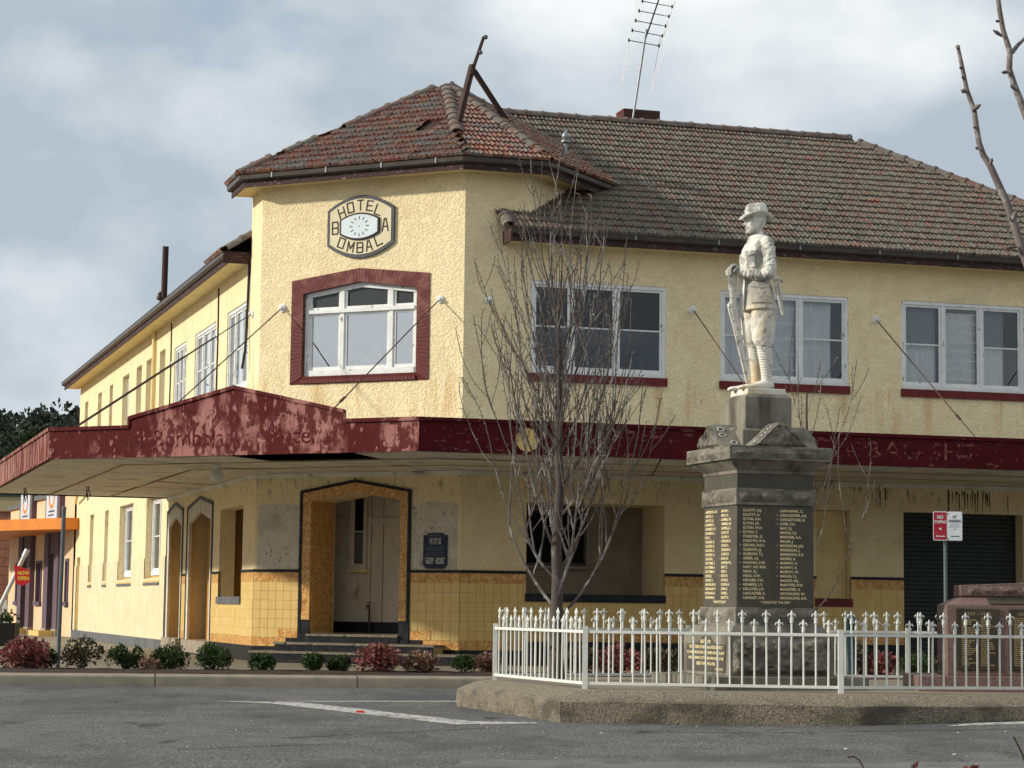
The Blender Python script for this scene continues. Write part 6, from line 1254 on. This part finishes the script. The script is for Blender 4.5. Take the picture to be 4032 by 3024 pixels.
def conifer(x, y, z, h, w, seed, label):
    r = random.Random(seed); t = thing('pine_tree', label, 'tree', (x, y, z)); a, b = MB(), MB(); B = EV((x, y, z)); b.tube([B, B + EV((0, 0, h * .9))], [.3, .08], 7)
    for k in range(7500):
        f = r.random() ** .75; rad = w * math.sin(math.pi * min(1, .12 + .88 * (1 - f) ** .8) * .5) ; an = r.uniform(0, 2 * math.pi); rr = rad * r.uniform(.55, 1.05) * (1 + .18 * math.sin(an * 7 + f * 20)); p = B + EV((math.cos(an) * rr, math.sin(an) * rr, h * (.05 + .95 * f))); leaf_quad(a, p, EV((math.cos(an), math.sin(an), .9)), .34 * r.uniform(.6, 1.3), r)
    obj('trunk', b, 'bark', t); obj('crown', a, 'pine_leaf', t, fix=False)
conifer(-25.2, 122, .2, 10.4, 4.8, 1, 'broad dark green cypress behind the hotel awning'); conifer(-29.5, 126, .2, 8.2, 3.6, 2, 'lower dark green cypress further along behind the awning')
# ---------------------------------------------------------------- added unseen shops behind the viewer: block low sky light, show in window glass
mk('added_brick_shop', (.26, .11, .075), (.20, .085, .06), 2, rough=.9); mk('tin_roof', (.18, .19, .19), (.24, .20, .17), 1, rough=.6); mk('grey_render', (.34, .33, .30), (.28, .27, .25), 1.5, rough=.9)
def added_shop(name, label, x0, x1, y, h, mw):
    F = Frame((x0, y), (1, 0), (0, 1)); w = x1 - x0; t = thing(name, label, 'building', ((x0 + x1) / 2, y, 0)); n = max(2, int(w / 4)); st = w / n
    ops = [(st * k + .7, st * (k + 1) - .7, .1 if k % 2 else .9, 3.0, .3) for k in range(n)]
    obj('wall', wall(F, 0, w, -.3, h, ops), mw, t); obj('parapet', fbox(MB(), F, -.1, w + .1, -.4, .1, h, h + .35), mw, t)
    b = MB(); fbox(b, F, 0, w, -14, -.45, -.3, h - .6); obj('body', b, mw, t); obj('roof', fprism(MB(), Frame((x0, y - 7.2), (0, 1), (1, 0)), [(-7, h - .6), (6.7, h - .6), (0, h + 1.6)], 0, w), 'tin_roof', t)
    for a, bb, c, d, q in ops: pn = obj('window', fbox(MB(), F, a, bb, -.3, -.28, c, d), 'glass_sky', t); obj('frame', fbox(fbox(MB(), F, a, a + .1, -.28, -.2, c, d), F, bb - .1, bb, -.28, -.2, c, d), 'white_paint', pn)
    aw_ = MB(); P = F.P; aw_.hexa([P(0, 0, 3.2), P(w, 0, 3.2), P(w, 2.6, 3.05), P(0, 2.6, 3.05), P(0, 0, 3.35), P(w, 0, 3.35), P(w, 2.6, 3.2), P(0, 2.6, 3.2)]); obj('verandah', aw_, 'tin_roof', t)
added_shop('added_brick_shop', 'added unseen red brick shop with a tin verandah, blocking low sky light', -46, -14, -14, 7.2, 'added_brick_shop')
added_shop('added_rendered_shop', 'added unseen grey rendered shop with a tin verandah, blocking low sky light', -13.2, 11, -13, 8.0, 'grey_render')
added_shop('added_brick_shop', 'added unseen long brick store with a tin verandah, blocking low sky light', 12, 48, -14, 7.4, 'added_brick_shop')
# litter on the road
tag(obj('litter_scrap', MB().hexa([(-1.98, 29.0, gz(0, 29) + .001), (-1.85, 29.0, gz(0, 29) + .001), (-1.85, 29.09, gz(0, 29) + .001), (-1.98, 29.1, gz(0, 29) + .001), (-1.96, 29.02, gz(0, 29) + .03), (-1.87, 29.02, gz(0, 29) + .02), (-1.88, 29.07, gz(0, 29) + .035), (-1.97, 29.07, gz(0, 29) + .02)]), 'red_scrap', loc=(-1.92, 29.05, gz(0, 29))), 'small red plastic scrap lying on the white road line', 'litter')
pb = MB(); r = random.Random(8)
for k in range(45):
    x, y = r.uniform(-4, 6), r.uniform(20.5, 27); s = r.uniform(.006, .018) * (1.6 if r.random() < .08 else 1); c = EV((x, y, gz(x, y) + s * .4)); pb.lathe(c - EV((0, 0, s * .5)), [(s * .4, 0), (s, s * .4), (s * .5, s * .9)], 5)
stuff(obj('gravel', pb, 'pebble'))
for o_ in bpy.data.objects:
    if '_w' in o_: del o_['_w']
SC.render.resolution_x = 1024; SC.render.resolution_y = 768
